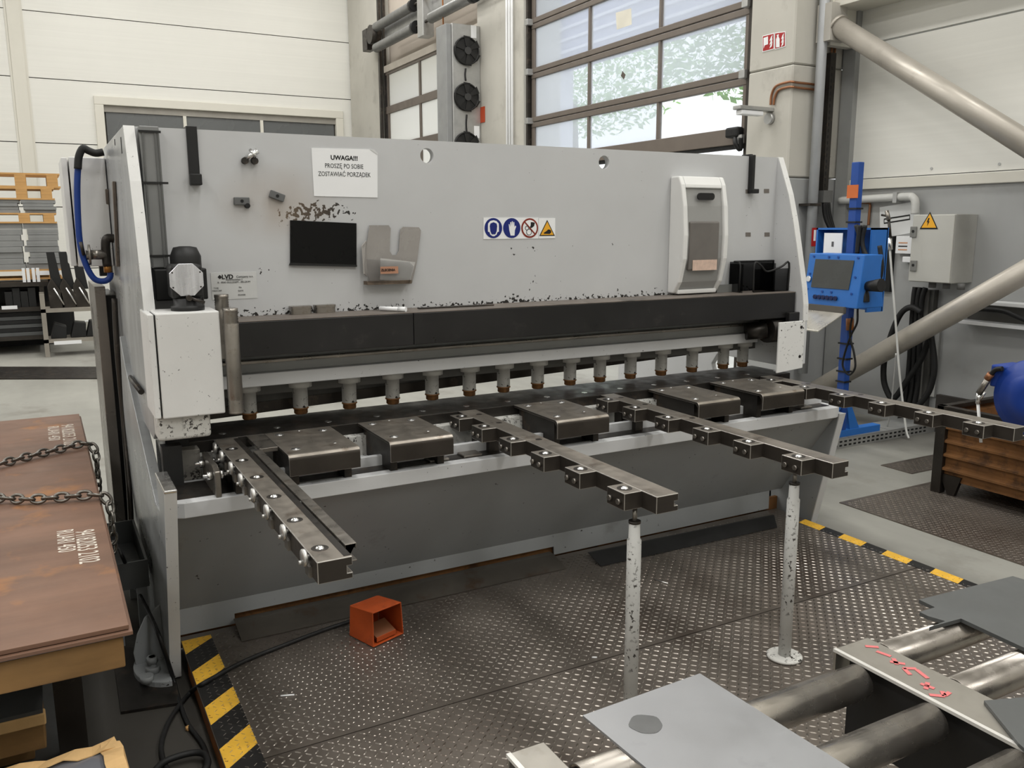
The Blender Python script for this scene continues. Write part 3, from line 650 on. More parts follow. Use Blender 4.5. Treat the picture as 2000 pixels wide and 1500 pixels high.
# dark L profile tray hung below the sill and the black profile on the platform are separate things further down
# ---- left front gearbox cover, its camera head and guide tubes
YBX = 3.40
def fb(x, y, Y=YBX): return PY(x, y, Y)
bx0, bx1 = fb(295, 612).x+.008, fb(428, 610).x; bz0, bz1 = fb(370, 814).z, fb(370, 610).z
box('cover_box', bx0+.006, bx1, YBX, 3.60, bz0, bz1, PAINTW, sh, .005)
box('cover_side', bx0-.022, bx0, YBX+.004, 3.66, bz0+.002, bz1-.002, PAINTW, sh, .004)
box('cover_gap', bx0-.002, bx0+.008, YBX+.012, 3.6, bz0+.01, bz1-.006, BLACK, sh)
box('bearing_block', bx0-.014, fb(415, 830).x, YBX+.03, 3.58, fb(360, 862).z, bz0+.002, PAINTC, sh, .014, 3)
cx, cy = fb(366, 590, 3.50).x, 3.50
bm = B(); lathe(bm, (cx, cy, bz1), (0, 0, 1), [(0, .062), (.018, .062), (.02, .052), (.045, .052), (.047, .045)], 24); obj('camera_base', bm, BLACK, sh)
hd = box('camera_head', cx-.058, cx+.058, cy-.03, cy+.09, bz1+.045, bz1+.175, BLACK, sh, .012)
o8 = []
c = Vector((cx-.002, cy-.031, bz1+.118))
for i in range(8):
    a = math.radians(22.5+45*i); o8.append(c+Vector((.066*math.cos(a), 0, .066*math.sin(a))))
poly('camera_faceplate', o8, (0, -.006, 0), BRUSH, hd, .001)
for sx in (-1, 1):
    for sz in (-1, 1):
        b = B(); cyl(b, c+Vector((sx*.05, -.006, sz*.028)), c+Vector((sx*.05, -.0075, sz*.028)), .0032, 8); obj('faceplate_screw', b, STEELD, hd)
rod('clamp_lever', (cx+.0, cy-.05, bz1+.05), (cx+.055, cy-.055, bz1+.03), .006, BLACKS, hd)
bm = B(); cyl(bm, (cx, cy-.06, bz1+.05), (cx, cy-.03, bz1+.05), .011, 12); obj('lever_boss', bm, BLACKS, hd)
bm = B(); lathe(bm, (cx+.03, 3.68, bz1+.0), (0, 0, 1), [(0, .06), (.2, .06), (.235, .045), (.24, .02)], 20); obj('rear_dome', bm, BLACK, sh)
p = fb(316, 565, 3.72); box('junction_box', .40, .60, 3.70, 3.80, PY(316, 578, 3.7).z-.02, PY(316, 526, 3.7).z, BLACK, sh, .005)
def gtube(xp, yt, yb, Y, r):
    p, q = PY(xp, yt, Y), PY(xp, yb, Y); bm = B(); h = p.z-q.z; pr = [(0, r*.9), (0, r)]
    for k in range(5): pr += [(.006+k*.01, r), (.010+k*.01, r*.93)]
    pr += [(.06, r), (h-.06, r)]
    for k in range(5): pr += [(h-.056+k*.01, r*.93), (h-.052+k*.01, r)]
    pr += [(h, r), (h, r*.85)]
    lathe(bm, (p.x, Y, q.z), (0, 0, 1), pr, 20); return obj('guide_tube', bm, STEEL, sh)
gtube(449, 602, 808, 3.40, .029); gtube(432, 575, 700, 3.56, .028)
PAINTG = mat('scratched_guard_paint', S(222, 222, 220), .45, 0, .04, 4, chips=(S(34, 32, 30), .63, 60))
# ---- right finger guard
a_, b_ = PY(1523, 630, 3.50), PY(1573, 626, 3.50); z0_ = PY(1548, 724, 3.50).z
gp = poly('finger_guard', [(a_.x, 3.50, a_.z), (b_.x, 3.50, b_.z), (b_.x, 3.50, z0_+.01), (a_.x, 3.50, z0_-.005)], (0, .012, 0), PAINTG, sh, .003)
for z in (.25, .08):
    b = B(); cyl(b, (b_.x-.03, 3.497, z0_+z), (b_.x-.03, 3.503, z0_+z), .009, 8); obj('guard_screw', b, STEELD, gp)
bm = B(); cyl(bm, (3.70, 3.66, 1.10), (3.86, 3.66, 1.10), .075, 18); obj('drive_flange', bm, STEELD, sh)
bm = B(); cyl(bm, (3.60, 3.72, 1.09), (3.70, 3.66, 1.10), .05, 16); obj('drive_shaft', bm, STEELD, sh)
# ---- cable duct with ties on the left of the plate
dz0, dz1 = PY(300, 523, 3.77).z, PY(275, 246, 3.77).z
dx0, dx1 = XL1+.012, XL1+.085
box('cable_duct', dx0, dx1, 3.755, YP, dz0, dz1, mat('duct_grey', S(128, 129, 128), .55), sh, .004)
for x in (dx0+.012, dx1-.016, dx1-.004): box('duct_lip', x-.003, x+.003, 3.75, 3.76, dz0, dz1-.02, mat('duct_lip', S(98, 99, 98), .55), sh)
for y in (257, 357, 500):
    z = PY(300, y, 3.75).z; box('cable_tie', dx0-.004, dx1+(.006 if y < 300 else .02), 3.748, 3.762, z-.004, z+.004, BLACK, sh)
# ---- two black hooks over the plate's top edge
for (x0, x1, yb) in ((366, 383, 362), (1463, 1473, 378)):
    p, q = PY(x0, 300, YP), PY(x1, 300, YP); zb = PY(x0, yb, YP).z
    wd = .042 if x0 < 1000 else .02
    hk = box('flat_hook', p.x, p.x+wd, YP-.012 if wd > .03 else YP-.035, YP-.001, zb, 2.10, BLACK, sh, .002)
    box('hook_cap', p.x, p.x+wd, YP-.012, YP+.06, 2.097, 2.106, BLACK, hk, .002); box('hook_toe', p.x-.002, p.x+wd+(.002 if wd > .03 else .03), YP-.045, YP-.011, zb, zb+.045 if wd > .03 else zb+.025, BLACK, hk, .004)
# ---- slots on the outside of the left frame
for (x, y0, y1, wd) in ((203, 370, 510, .05), (217, 355, 520, .05)):
    p, q = PX(x+8, y0, XL0), PX(x+16, y1, XL0)
    poly('frame_strap', [(XL0-.016, p.y-wd, p.z), (XL0-.016, p.y, p.z), (XL0-.016, q.y, q.z), (XL0-.016, q.y-wd, q.z)], (.015, 0, 0), STEEL, sh, .003)
for x, ya, yb in ((236, 268, 302), (224, 272, 285)):
    p, q = PX(x, ya, XL0), PX(x, yb, XL0); box('frame_slot', XL0-.0015, XL0+.01, p.y-.012, p.y+.012, q.z, p.z, INK, sh)
p, q = PX(247, 720, XL0), PX(282, 765, XL0); hose('frame_brace', [(XL0-.012, p.y, p.z), (XL0-.012, q.y, q.z)], .012, STEELD, sh, smooth=False)
# ---- rear drive cabinet on the left
Yc = 4.82; p0, p1 = PY(131, 306, Yc), PY(206, 306, Yc); zc0 = PY(160, 521, Yc).z; zc1 = p0.z
cb = box('drive_cabinet', p0.x+.005, XL0-.004, Yc, 5.30, zc0, zc1, PAINTW, sh, .004)
box('cabinet_door', p0.x-.028, p0.x-.002, Yc+.006, 5.29, zc0+.004, zc1-.004, PAINTW, cb, .003)
box('cabinet_foot', p0.x+.1, p0.x+.16, Yc+.02, Yc+.08, zc0-.05, zc0, BLACK, cb)
# guard sheet below it
q0, q1 = PY(184, 560, 4.9), PY(206, 570, 4.9)
zt_ = q0.z
gs = box('rear_guard_sheet', q0.x, q1.x, 4.90, 5.5, .12, zt_, mat('guard_sheet_steel', S(128, 122, 116), .3, .7, .15, 2, streak=((1, 1, .5), .1)), sh, .003)
box('sheet_return', q1.x, q1.x+.05, 4.95, 5.5, .12, zt_-.05, BLACK, sh)
hose('conduit', [(XL0-.02, 4.75, 1.35), (XL0-.03, 4.72, 1.1), (XL0-.03, 4.70, .7), (XL0-.05, 4.5, .25), (XL0-.1, 4.3, .05)], .014, BLACKS, sh)
# air valve and blue hose
vY = 4.70
pv = PY(214, 470, vY); vx = pv.x
bm = B(); tube(bm, [(XL0-.002, vY, PY(214, 466, vY).z), (vx-.01, vY, PY(214, 466, vY).z), (vx-.02, vY, PY(214, 480, vY).z), (vx-.02, vY, PY(214, 520, vY).z)], .022, 10, 5)
vb = obj('air_valve', bm, STEELD, sh)
bm = B(); cyl(bm, (vx-.02, vY, PY(214, 497, vY).z), (vx-.11, vY, PY(214, 497, vY).z), .024, 14); cyl(bm, (vx-.09, vY, PY(214, 497, vY).z), (vx-.1, vY, PY(214, 497, vY).z), .05, 18); obj('valve_body', bm, STEEL, vb)
rod('valve_lever', (vx-.12, vY-.02, PY(190, 498, vY).z), (vx-.13, vY-.02, PY(188, 472, vY).z), .008, BLACKS, vb)
rod('brass_fitting', (vx-.02, vY, PY(214, 516, vY).z), (vx-.02, vY, PY(214, 532, vY).z), .018, mat('brass', S(168, 118, 60), .35, .7), vb)
hp = [(216, 532), (214, 543), (203, 549), (185, 545), (170, 522), (157, 480), (152, 420), (151, 350), (156, 300), (163, 291), (172, 295), (186, 299), (200, 298)]
bm = B(); tube(bm, [PY(x, y, 4.70 if i < 9 else 4.76) for i, (x, y) in enumerate(hp)], .015, 10, 6); obj('blue_hose', bm, mat('hose_blue', S(24, 58, 132), .4), sh)
bm = B(); tube(bm, [PY(x, y, 4.685) for x, y in ((152, 330), (154, 306), (162, 290), (172, 294), (186, 299), (202, 297))], .018, 10, 5); obj('hose_sleeve', bm, RUBBER, sh)
# name plate
Yq = YP-.002
def on_plate(name, x0, y0, x1, y1, m, th=.002, parent=None, lift=0):
    p, q = PY(x0, y0, YP), PY(x1, y1, YP); return box(name, p.x, q.x, YP-th-lift, YP-lift, q.z, p.z, m, parent)
pl = on_plate('name_plate', 411, 533, 503, 582, mat('plate_alu', S(206, 207, 206), .4, .2), .002, sh)
def ptxt(name, s, size, x, y, m, parent, lift=.0035, align='CENTER', bold=0, sx=1): 
    p = PY(x, y, YP); return text(name, s, size, (p.x, YP-lift, p.z), EX, EZ, m, parent, align, bold, sx)
ptxt('lettering', 'LVD', .026, 444, 541, INK, pl, bold=.0008); ptxt('lettering', 'Company n.v.', .013, 478, 540, INK, pl)
ptxt('lettering', 'Nijverheidslaan 2', .010, 457, 546, INK, pl); ptxt('lettering', 'B - 8560 GULLEGEM - BELGIUM', .010, 457, 551, INK, pl)
for s, x, y in (('TYPE', 422, 563), ('No', 469, 561), ('MAX.CAP.', 424, 568), ('DATE', 470, 568), ('POWER', 472, 576)): ptxt('lettering', s, .009, x, y, INK, pl)
pk = PY(429, 541, YP); poly('logo', [(pk.x+.009*math.cos(math.radians(a)), YP-.003, pk.z+.009*math.sin(math.radians(a))) for a in (0, 90, 180, 270)], (0, -.0006, 0), INK, pl)
# ================================================================== THINGS ON THE SHEAR
def quad_on_plate(name, pts, m, th, parent=None, lift=0.0005, bev=0):
    bm = B(); prism(bm, [Vector((PY(x, y, YP).x, YP-lift-th, PY(x, y, YP).z)) for x, y in pts], (0, th, 0)); return obj(name, bm, m, parent, bev)
ns = quad_on_plate('notice_sheet', ((608, 289), (728, 292), (737, 300), (737, 386), (613, 383)), PAPER, .0025)
tag(ns, 'white laminated notice with black capitals on the grey plate', 'notice')
ptxt('lettering', 'UWAGA!!!', .027, 672, 309, INK, ns, bold=.0009)
ptxt('lettering', 'PROSZĘ PO SOBIE', .028, 672, 325, INK, ns, sx=.78); ptxt('lettering', 'ZOSTAWIAĆ PORZĄDEK', .028, 673, 341, INK, ns, sx=.76)
quad_on_plate('folded_corner', ((722, 292), (730, 292), (738, 300), (736, 302)), mat('paper_fold', S(208, 209, 208), .5), .001, ns, .0035)
sc_ = quad_on_plate('wall_screen', ((566, 430), (695, 436), (695, 521), (566, 517)), mat('glossy_black', S(10, 10, 11), .3, 0, .1, 2, spec=.2), .012, bev=.002)
tag(sc_, 'flat black panel fixed below the white notice', 'panel')
quad_on_plate('lower_lip', ((566, 513), (695, 517), (695, 521), (564, 518)), BLACK, .016, sc_)
# clear document holder
dh = thing('document_holder', 'smoky plastic document holder with an orange label', 'holder', PY(765, 550, YP))
cutplate('back_panel', [PY(x, y, YP).xz[:] for x, y in ((720, 440), (757, 440), (761, 446), (759, 490), (764, 498), (772, 498), (777, 490), (780, 448), (785, 443), (816, 444), (820, 450), (812, 512), (803, 552), (722, 552), (714, 530), (714, 480))], [], (0, YP-.012, 0), EX, EZ, .005, DOCPL, dh)
cutplate('front_pocket', [PY(x, y, YP-.06).xz[:] for x, y in ((716, 506), (800, 512), (808, 520), (799, 554), (718, 552))], [], (0, YP-.06, 0), EX, EZ, .004, CLEARPL, dh)
cutplate('paper_insert', [PY(x, y, YP-.05).xz[:] for x, y in ((743, 504), (811, 512), (800, 552), (742, 546))], [], (0, YP-.05, 0), EX, EZ, .002, mat('dull_paper', S(178, 177, 174), .6, 0, .1, 8), dh)
p, q = PY(716, 512, YP-.06), PY(804, 552, YP-.06); box('pocket_floor', p.x, q.x, YP-.062, YP-.01, q.z-.004, q.z+.012, mat('dirt_brown', S(92, 80, 68), .8, 0, .4, 20), dh)
poly('pocket_side', [PY(706, 480, YP-.03), PY(714, 470, YP-.012), PY(716, 540, YP-.012), PY(710, 535, YP-.05)], (.004, 0, 0), DOCPL, dh)
p, q = PY(743, 521, YP-.066), PY(778, 534, YP-.066); lbm = box('orange_label', p.x, q.x, YP-.066, YP-.0635, q.z, p.z, mat('label_orange', S(178, 132, 106), .6), dh)
p = PY(758, 527.5, YP-.067); text('lettering', 'ZLECENIA', .015, (p.x, YP-.0675, p.z), EX, EZ, INK, dh, bold=.0005)
# safety signs, one strip of four
sg = quad_on_plate('safety_sign', ((944, 425), (1051, 425), (1051, 466), (944, 467)), PAPER, .002)
tag(sg, 'white sign strip with two blue and one red-ringed round symbols', 'sign')
sg2 = quad_on_plate('safety_sign', ((1052, 426), (1084, 426), (1084, 465), (1052, 466)), PAPER, .002)
tag(sg2, 'square hand crushing warning sign with yellow triangle on shear', 'sign')
def disc_plate(name, x, y, r, m, parent, lift, n=28): 
    c = PY(x, y, YP); bm = B(); prism(bm, [(c.x+r*math.cos(2*math.pi*i/n), YP-lift, c.z+r*math.sin(2*math.pi*i/n)) for i in range(n)], (0, -.0006, 0)); return obj(name, bm, m, parent)
def blob(name, c, pts, s, m, parent, lift): 
    bm = B(); prism(bm, [(c.x+a*s, YP-lift, c.z+b*s) for a, b in pts], (0, -.0005, 0)); return obj(name, bm, m, parent)
R_ = .049
for x in (963, 999): disc_plate('blue_disc', x, 445.5, R_, SBLUE, sg, .003)
c = PY(963, 445.5, YP)
blob('ear_defenders', c, [(-.62, .1), (-.6, .45), (-.35, .7), (0, .78), (.35, .7), (.6, .45), (.62, .1), (.62, -.35), (.45, -.4), (.35, -.65), (.1, -.8), (-.1, -.8), (-.35, -.65), (-.45, -.4), (-.62, -.35)], R_, PAPER, sg, .0038)
blob('head_shape', c, [(-.42, .2), (-.35, .45), (0, .58), (.35, .45), (.42, .2), (.36, -.3), (.2, -.62), (-.2, -.62), (-.36, -.3)], R_, SBLUE, sg, .0045)
c = PY(999, 445.5, YP)
blob('glove', c, [(-.15, -.75), (.3, -.75), (.35, -.2), (.5, .15), (.42, .25), (.3, .1), (.28, .6), (.18, .6), (.14, .2), (.1, .68), (0, .68), (-.02, .2), (-.08, .6), (-.18, .6), (-.2, .1), (-.28, .4), (-.36, .38), (-.3, -.2)], R_, PAPER, sg, .0038)
disc_plate('red_ring', 1034, 445.5, R_, SRED, sg, .003); disc_plate('ring_field', 1034, 445.5, R_*.82, PAPER, sg, .0038)
c = PY(1034, 445.5, YP)
blob('hand_print', c, [(0, .05), (.2, 0), (.5, .2), (.6, .55), (.35, .6), (.1, .6), (.1, .3)], R_, INK, sg, .0044)
for dx, dz, r in ((-.35, .0, .2), (-.1, -.4, .3)):
    bm = B(); cc = c+Vector((dx*R_, 0, dz*R_)); pts = ring_pts((cc.x, YP-.0047, cc.z), EX, EZ, r*R_, 14); tube(bm, pts, .0016, 5, 1, True, False); obj('gear_wheel', bm, INK, sg)
blob('red_bar', c, [(-.65, .55), (-.55, .65), (.65, -.55), (.55, -.65)], R_, SRED, sg, .0052)
c = PY(1068, 447, YP)
blob('triangle_edge', c, [(-.95, -.72), (.95, -.72), (0, .92)], R_, INK, sg2, .003); blob('triangle_field', c, [(-.78, -.62), (.78, -.62), (0, .74)], R_, SYEL, sg2, .0037)
blob('hand_mark', c, [(-.4, -.5), (.3, -.52), (.5, -.35), (.4, -.1), (.1, -.05), (-.05, -.2), (-.4, -.38)], R_, INK, sg2, .0044)
# dispenser of clear plastic
dp = thing('wall_dispenser', 'tall white plastic glove dispenser with a clear window', 'dispenser', PY(1350, 572, YP))
x0, x1 = PY(1306, 460, YP).x, PY(1392, 460, YP).x; z0, z1 = PY(1345, 570, YP).z, PY(1345, 346, YP).z
H_ = z1-z0; side = [(0, 0), (-.055, .0), (-.10, .10), (-.135, .3), (-.14, .5), (-.125, .75), (-.10, .93), (-.075, 1.0), (0, 1.0)]
WHP = mat('white_plastic', S(224, 224, 222), .35, 0, .03, 3); CLR = mat('grey_translucent_front', S(150, 150, 148), .2, 0, .12, 2)
for xa, xb in ((x0, x0+.03), (x1-.03, x1)): poly('side_shell', [(xa, YP+a*.95, z0+b*H_) for a, b in side], (xb-xa, 0, 0), WHP, dp, .008)
poly('top_shell', [(x0+.03, YP+a*.93, z0+b*H_) for a, b in ((0, .9), (-.104, .9), (-.10, .93), (-.075, 1.0), (0, 1.0))], (x1-x0-.06, 0, 0), WHP, dp, .006)
bm = B(); fr = side[1:7]
for (a, b), (c2, d2) in zip(fr, fr[1:]): prism(bm, [(x0+.03, YP+a*.80, z0+b*H_), (x1-.03, YP+a*.80, z0+b*H_), (x1-.03, YP+c2*.80, z0+d2*H_), (x0+.03, YP+c2*.80, z0+d2*H_)], (0, .004, 0))
obj('clear_front', bm, CLR, dp)
box('glove_stack', x0+.05, x1-.055, YP-.118, YP-.09, z0+.2*H_, z0+.62*H_, mat('smoked_contents', S(108, 104, 100), .4, 0, .15, 5), dp, .01)
b_ = cutplate('grip_slot', rrect((x0+x1)/2-.06, (x0+x1)/2+.06, z0+.80*H_, z0+.86*H_, .018), [], (0, YP-.112, 0), EX, EZ, .008, BLACK, dp)
box('paper_label', x0+.075, x1-.07, YP-.122, YP-.119, z0+.20*H_, z0+.29*H_, mat('label_pink', S(206, 180, 164), .6, 0, .12, 40), dp)
box('base_lip', x0+.02, x1-.02, YP-.07, YP, z0-.004, z0+.02, WHP, dp, .006)
# clips and magnets
bc = thing('bulldog_clip', 'small steel bulldog clip stuck on the plate', 'clip', PY(487, 318, YP)); pc = PY(487, 307, YP)
rod('clip_jaw', (pc.x-.02, YP-.012, pc.z-.012), (pc.x+.03, YP-.03, pc.z+.025), .012, BRIGHT, bc)
for dx in (-.022, .018): rod('clip_knob', (pc.x+dx, YP-.001, pc.z-.016), (pc.x+dx, YP-.025, pc.z-.016), .014, STEELD, bc)
rod('clip_handle', (pc.x+.0, YP-.02, pc.z+.03), (pc.x+.02, YP-.035, pc.z-.0), .007, BRIGHT, bc)
def magnet(x, y, rot, lab):
    t = thing('magnet_block', lab, 'magnet', PY(x, y, YP), 'magnets on the plate'); c = PY(x, y, YP); ca, sa = math.cos(rot), math.sin(rot)
    pts = [(c.x+a*ca-b*sa, YP-.0005, c.z+a*sa+b*ca) for a, b in ((-.032, -.016), (.032, -.016), (.032, .016), (-.032, .016))]
    poly('block', pts, (0, -.018, 0), mat('magnet_grey', S(96, 97, 97), .5), t, .003); rod('hole', (c.x, YP-.015, c.z), (c.x, YP-.0195, c.z), .007, INK, t); return t
m1 = magnet(471, 393, 0, 'grey block magnet with a key, left of the pair'); magnet(540, 383, -.35, 'tilted grey block magnet above the stained paint')
bm = B(); c = PY(482, 402, YP); cyl(bm, (c.x, YP-.001, c.z), (c.x, YP-.02, c.z), .011, 10); obj('key_stub', bm, INK, m1)
# brown tape residue patches
for i, (x, y) in enumerate(((1461, 374), (1497, 373), (1461, 458), (1498, 458))):
    tp = quad_on_plate('tape_patch', ((x-5, y-4), (x+5, y-4), (x+5, y+4), (x-5, y+4)), mat('tape_brown', S(112, 106, 100), .6), .001)
    tag(tp, ['upper left', 'upper right', 'lower left', 'lower right'][i]+' tape remnant of four beside the right hook', 'tape', 'tape remnants by the hook')
# things standing on the ledge
ZL = zlt+.0005
def ledge(x, y): return PZ(x, y, ZL)
def tin(x, y, lab):
    p = ledge(x, y); t = thing('small_tin', lab, 'tin', (p.x, p.y, ZL), 'tins on the ledge')
    bm = B(); prism(bm, [(p.x+a, p.y+b, ZL) for a, b in rrect(-.045, .045, -.026, .026, .012)], (0, 0, .026)); obj('body', bm, STEEL, t)
    bm = B(); prism(bm, [(p.x+a, p.y+b, ZL+.026) for a, b in rrect(-.047, .047, -.028, .028, .012)], (0, 0, .009)); obj('lid', bm, STEEL, t)
tin(587, 613, 'flat steel tin at the left end of the ledge'); tin(634, 610, 'flat steel tin beside the white marker')
p, q = ledge(742, 607), ledge(793, 609); mk = thing('marker_pen', 'white marker pen lying on the black ledge', 'pen', p)
d_ = (q-p); rod('barrel', p+Vector((0, 0, .011)), p+d_*.75+Vector((0, 0, .011)), .010, PAPER, mk); rod('cap', p+d_*.72+Vector((0, 0, .011)), q+Vector((0, 0, .011)), .0112, PAPER, mk)
p, q = ledge(820, 604), ledge(965, 597); tag(poly('steel_strip', [(p.x, p.y, ZL), (q.x, q.y, ZL), (q.x, q.y+.03, ZL), (p.x, p.y+.03, ZL)], (0, 0, .006), BLACKS), 'dark steel offcut strip lying on the ledge', 'offcut')
p = ledge(1386, 571); gb = thing('parts_tray', 'low grey tray on the ledge below the dispenser', 'tray', p)
q = ledge(1446, 570); gx0, gx1 = p.x+.02, q.x
for nm, a in (('tray_base', (gx0, gx1, p.y, YP-.03, ZL, ZL+.006)), ('tray_side', (gx0, gx1, p.y, p.y+.006, ZL, ZL+.045)), ('tray_side', (gx0, gx1, YP-.036, YP-.03, ZL, ZL+.045)), ('tray_end', (gx0, gx0+.006, p.y, YP-.03, ZL, ZL+.045)), ('tray_end', (gx1-.006, gx1, p.y, YP-.03, ZL, ZL+.045))): box(nm, *a, mat('tray_grey', S(118, 119, 117), .5), gb)
mt = thing('mesh_basket', 'black wire mesh basket at the right end of the ledge', 'basket', ledge(1485, 566))
MESH = glassmat('black_mesh', (.75, .75, .75, 1), (.02, .02, .02, 1), .42)
p0, p1 = PY(1437, 512, 3.74), PY(1528, 508, 3.74); zt = p0.z; mx0, mx1 = p0.x, min(p1.x, 3.86)
box('mesh_back', mx0, mx1, 3.784, 3.788, ZL, zt, MESH, mt); box('mesh_front', mx0+.07, mx1, 3.66, 3.664, ZL, zt-.04, MESH, mt)
box('mesh_side', mx0, mx0+.004, 3.68, 3.785, ZL, zt-.01, MESH, mt); box('mesh_divider', mx1-.10, mx1-.096, 3.67, 3.785, ZL, zt-.01, MESH, mt)
bm = B(); tube(bm, [(mx0, 3.70, ZL), (mx0, 3.70, zt-.02), (mx0+.01, 3.72, zt), (mx0+.03, 3.784, zt), (mx1, 3.784, zt), (mx1, 3.784, ZL)], .006, 6, 1, False, False); obj('wire_frame', bm, BLACK, mt)
bm = B(); tube(bm, [(mx0+.07, 3.662, ZL+.004), (mx0+.07, 3.662, zt-.01), (mx0+.12, 3.662, zt-.02), ((mx0+mx1)/2, 3.662, zt-.055), (mx1-.06, 3.662, zt-.03), (mx1, 3.662, zt-.01), (mx1, 3.662, ZL+.004)], .006, 6, 4); obj('wire_rim', bm, BLACK, mt)
# ================================================================== PLATFORM
pf = thing('tread_plate_platform', 'steel tread plate platform with hazard striped edges before the shear', 'platform', (2.1, 2.1, FL))
px0, px1, py0, py1 = .378, 3.822, .35, 3.62
ysm = PZ(1250, 1267, 0).y
for a, b in ((py0, ysm-.003), (ysm+.003, py1)): box('tread_plate', px0, px1, a, b, -.008, 0, PLATE, pf)
box('frame_edge', px0+.002, px0+.03, py0, 3.42, FL+.002, -.009, mat('platform_edge_rust', S(150, 92, 44), .7, 0, .2, 8), pf)
box('frame_edge', px1-.03, px1-.002, py0, 3.39, FL+.002, -.009, MATS['platform_edge_rust'], pf)
box('substructure', px0+.04, px1-.04, py0+.02, 3.60, FL+.002, -.009, BLACKS, pf)
def lugs(x0, x1, y0, y1, z, seed, skip=None):
    d = .0275; rr = np.random.RandomState(seed); nx, ny = int((x1-x0)/d), int((y1-y0)/d)
    I, J = np.meshgrid(np.arange(nx), np.arange(ny), indexing='ij'); I, J = I.ravel(), J.ravel()
    cx = x0+d*(I+.5); cy = y0+d*(J+.5)
    if skip is not None:
        kp = ~skip(cx, cy); I, J, cx, cy = I[kp], J[kp], cx[kp], cy[kp]
    ang = np.where((I+J) % 2 == 0, math.pi/4, -math.pi/4)
    loc = np.array([(-.0125, 0, 0), (-.006, -.0036, 0), (.006, -.0036, 0), (.0125, 0, 0), (.006, .0036, 0), (-.006, .0036, 0), (-.006, 0, .0019), (.006, 0, .0019)])
    ca, sa = np.cos(ang), np.sin(ang); n = len(cx)
    V = np.zeros((n, 8, 3)); V[:, :, 0] = cx[:, None]+loc[None, :, 0]*ca[:, None]-loc[None, :, 1]*sa[:, None]
    V[:, :, 1] = cy[:, None]+loc[None, :, 0]*sa[:, None]+loc[None, :, 1]*ca[:, None]; V[:, :, 2] = z+loc[None, :, 2]
    F = []
    base = [(0, 1, 6), (1, 2, 7, 6), (2, 3, 7), (3, 4, 7), (4, 5, 6, 7), (5, 0, 6)]
    for k in range(n): F += [tuple(8*k+i for i in f) for f in base]
    return V.reshape(-1, 3), F
def lug_obj(parent, x0, x1, y0, y1, z, seed, m):
    V, F = lugs(x0, x1, y0, y1, z, seed, (lambda a, b: np.abs(b-ysm) < .016) if seed == 1 else None); me = bpy.data.meshes.new('tread_lugs'); me.from_pydata(V.tolist(), [], F); me.materials.append(m)
    o = bpy.data.objects.new('tread_lugs', me); COL.objects.link(o); o.parent = parent; o.location = -wl(parent); o['kind'] = 'stuff'; return o
lug_obj(pf, px0+.02, px1-.02, .75, py1-.02, .0, 1, LUG)
HB = .001
def strip(name, pts, m): return poly(name, [PZ(x, y, .0002) for x, y in pts], (0, 0, HB), m, pf)
LS = [((360, 1250), (420, 1236), (420, 1248), (368, 1280)), ((380, 1312), (433, 1276), (444, 1300), (388, 1342)), ((402, 1382), (455, 1341), (470, 1370), (412, 1417)), ((429, 1462), (485, 1412), (500, 1440), (440, 1498))]
RS = [((1589, 1012), (1624, 1025), (1624, 1036), (1594, 1029)), ((1662, 1040), (1704, 1056), (1705, 1074), (1666, 1059)), ((1745, 1072), (1792, 1091), (1796, 1110), (1751, 1092)), ((1841, 1109), (1884, 1126), (1896, 1145), (1848, 1128))]
def hz_band(xa, xb, ya, yb, first, per, wid, slope, ylim):
    """slanted yellow paint stripes with black between, along the platform edge"""
    y = first
    while y > ylim:
        for m, y0_, w_ in ((YELLOW, y, wid), (BLKSTR, y-wid, per-wid)):
            q = [Vector((xa, y0_, .0003)), Vector((xb, y0_+slope, .0003)), Vector((xb, y0_-w_+slope, .0003)), Vector((xa, y0_-w_, .0003))]
            for v in q: v.y = min(v.y, yb)
            poly('yellow_stripe' if m is YELLOW else 'black_stripe', q, (0, 0, HB), m, pf)
        y -= per
a, b, c_, d_ = [PZ(*q, 0) for q in LS[2]]
e_ = PZ(*LS[1][0], 0)
hz_band(px0+.002, b.x, 0, 3.58, a.y+(e_.y-a.y)*2, e_.y-a.y, a.y-d_.y, b.y-a.y, 1.5)
a, b, c_, d_ = [PZ(*q, 0) for q in RS[2]]; e_ = PZ(*RS[1][0], 0); b2 = PZ(*RS[2][3], 0)
hz_band(px1-.002, px1-.075, 0, 3.58, a.y+(e_.y-a.y)*2, e_.y-a.y, (a.y-b.y), -.02, 1.3)
# worn litter on the platform
for i, ((xa, ya), (xb, yb), lab) in enumerate((((548, 1359), (575, 1357), 'white sliver on the tread plate near the foot pedal'), ((1156, 1284), (1166, 1284), 'short white chip on the tread plate left of the near post'), ((1279, 1132), (1305, 1140), 'thin bright offcut on the tread plate behind the near post'))):
    a, b = PZ(xa, ya, .003), PZ(xb, yb, .003); tag(rod('metal_offcut', a, b, .003, PAPER if i < 2 else BRIGHT), lab, 'offcut', 'offcuts on the platform')
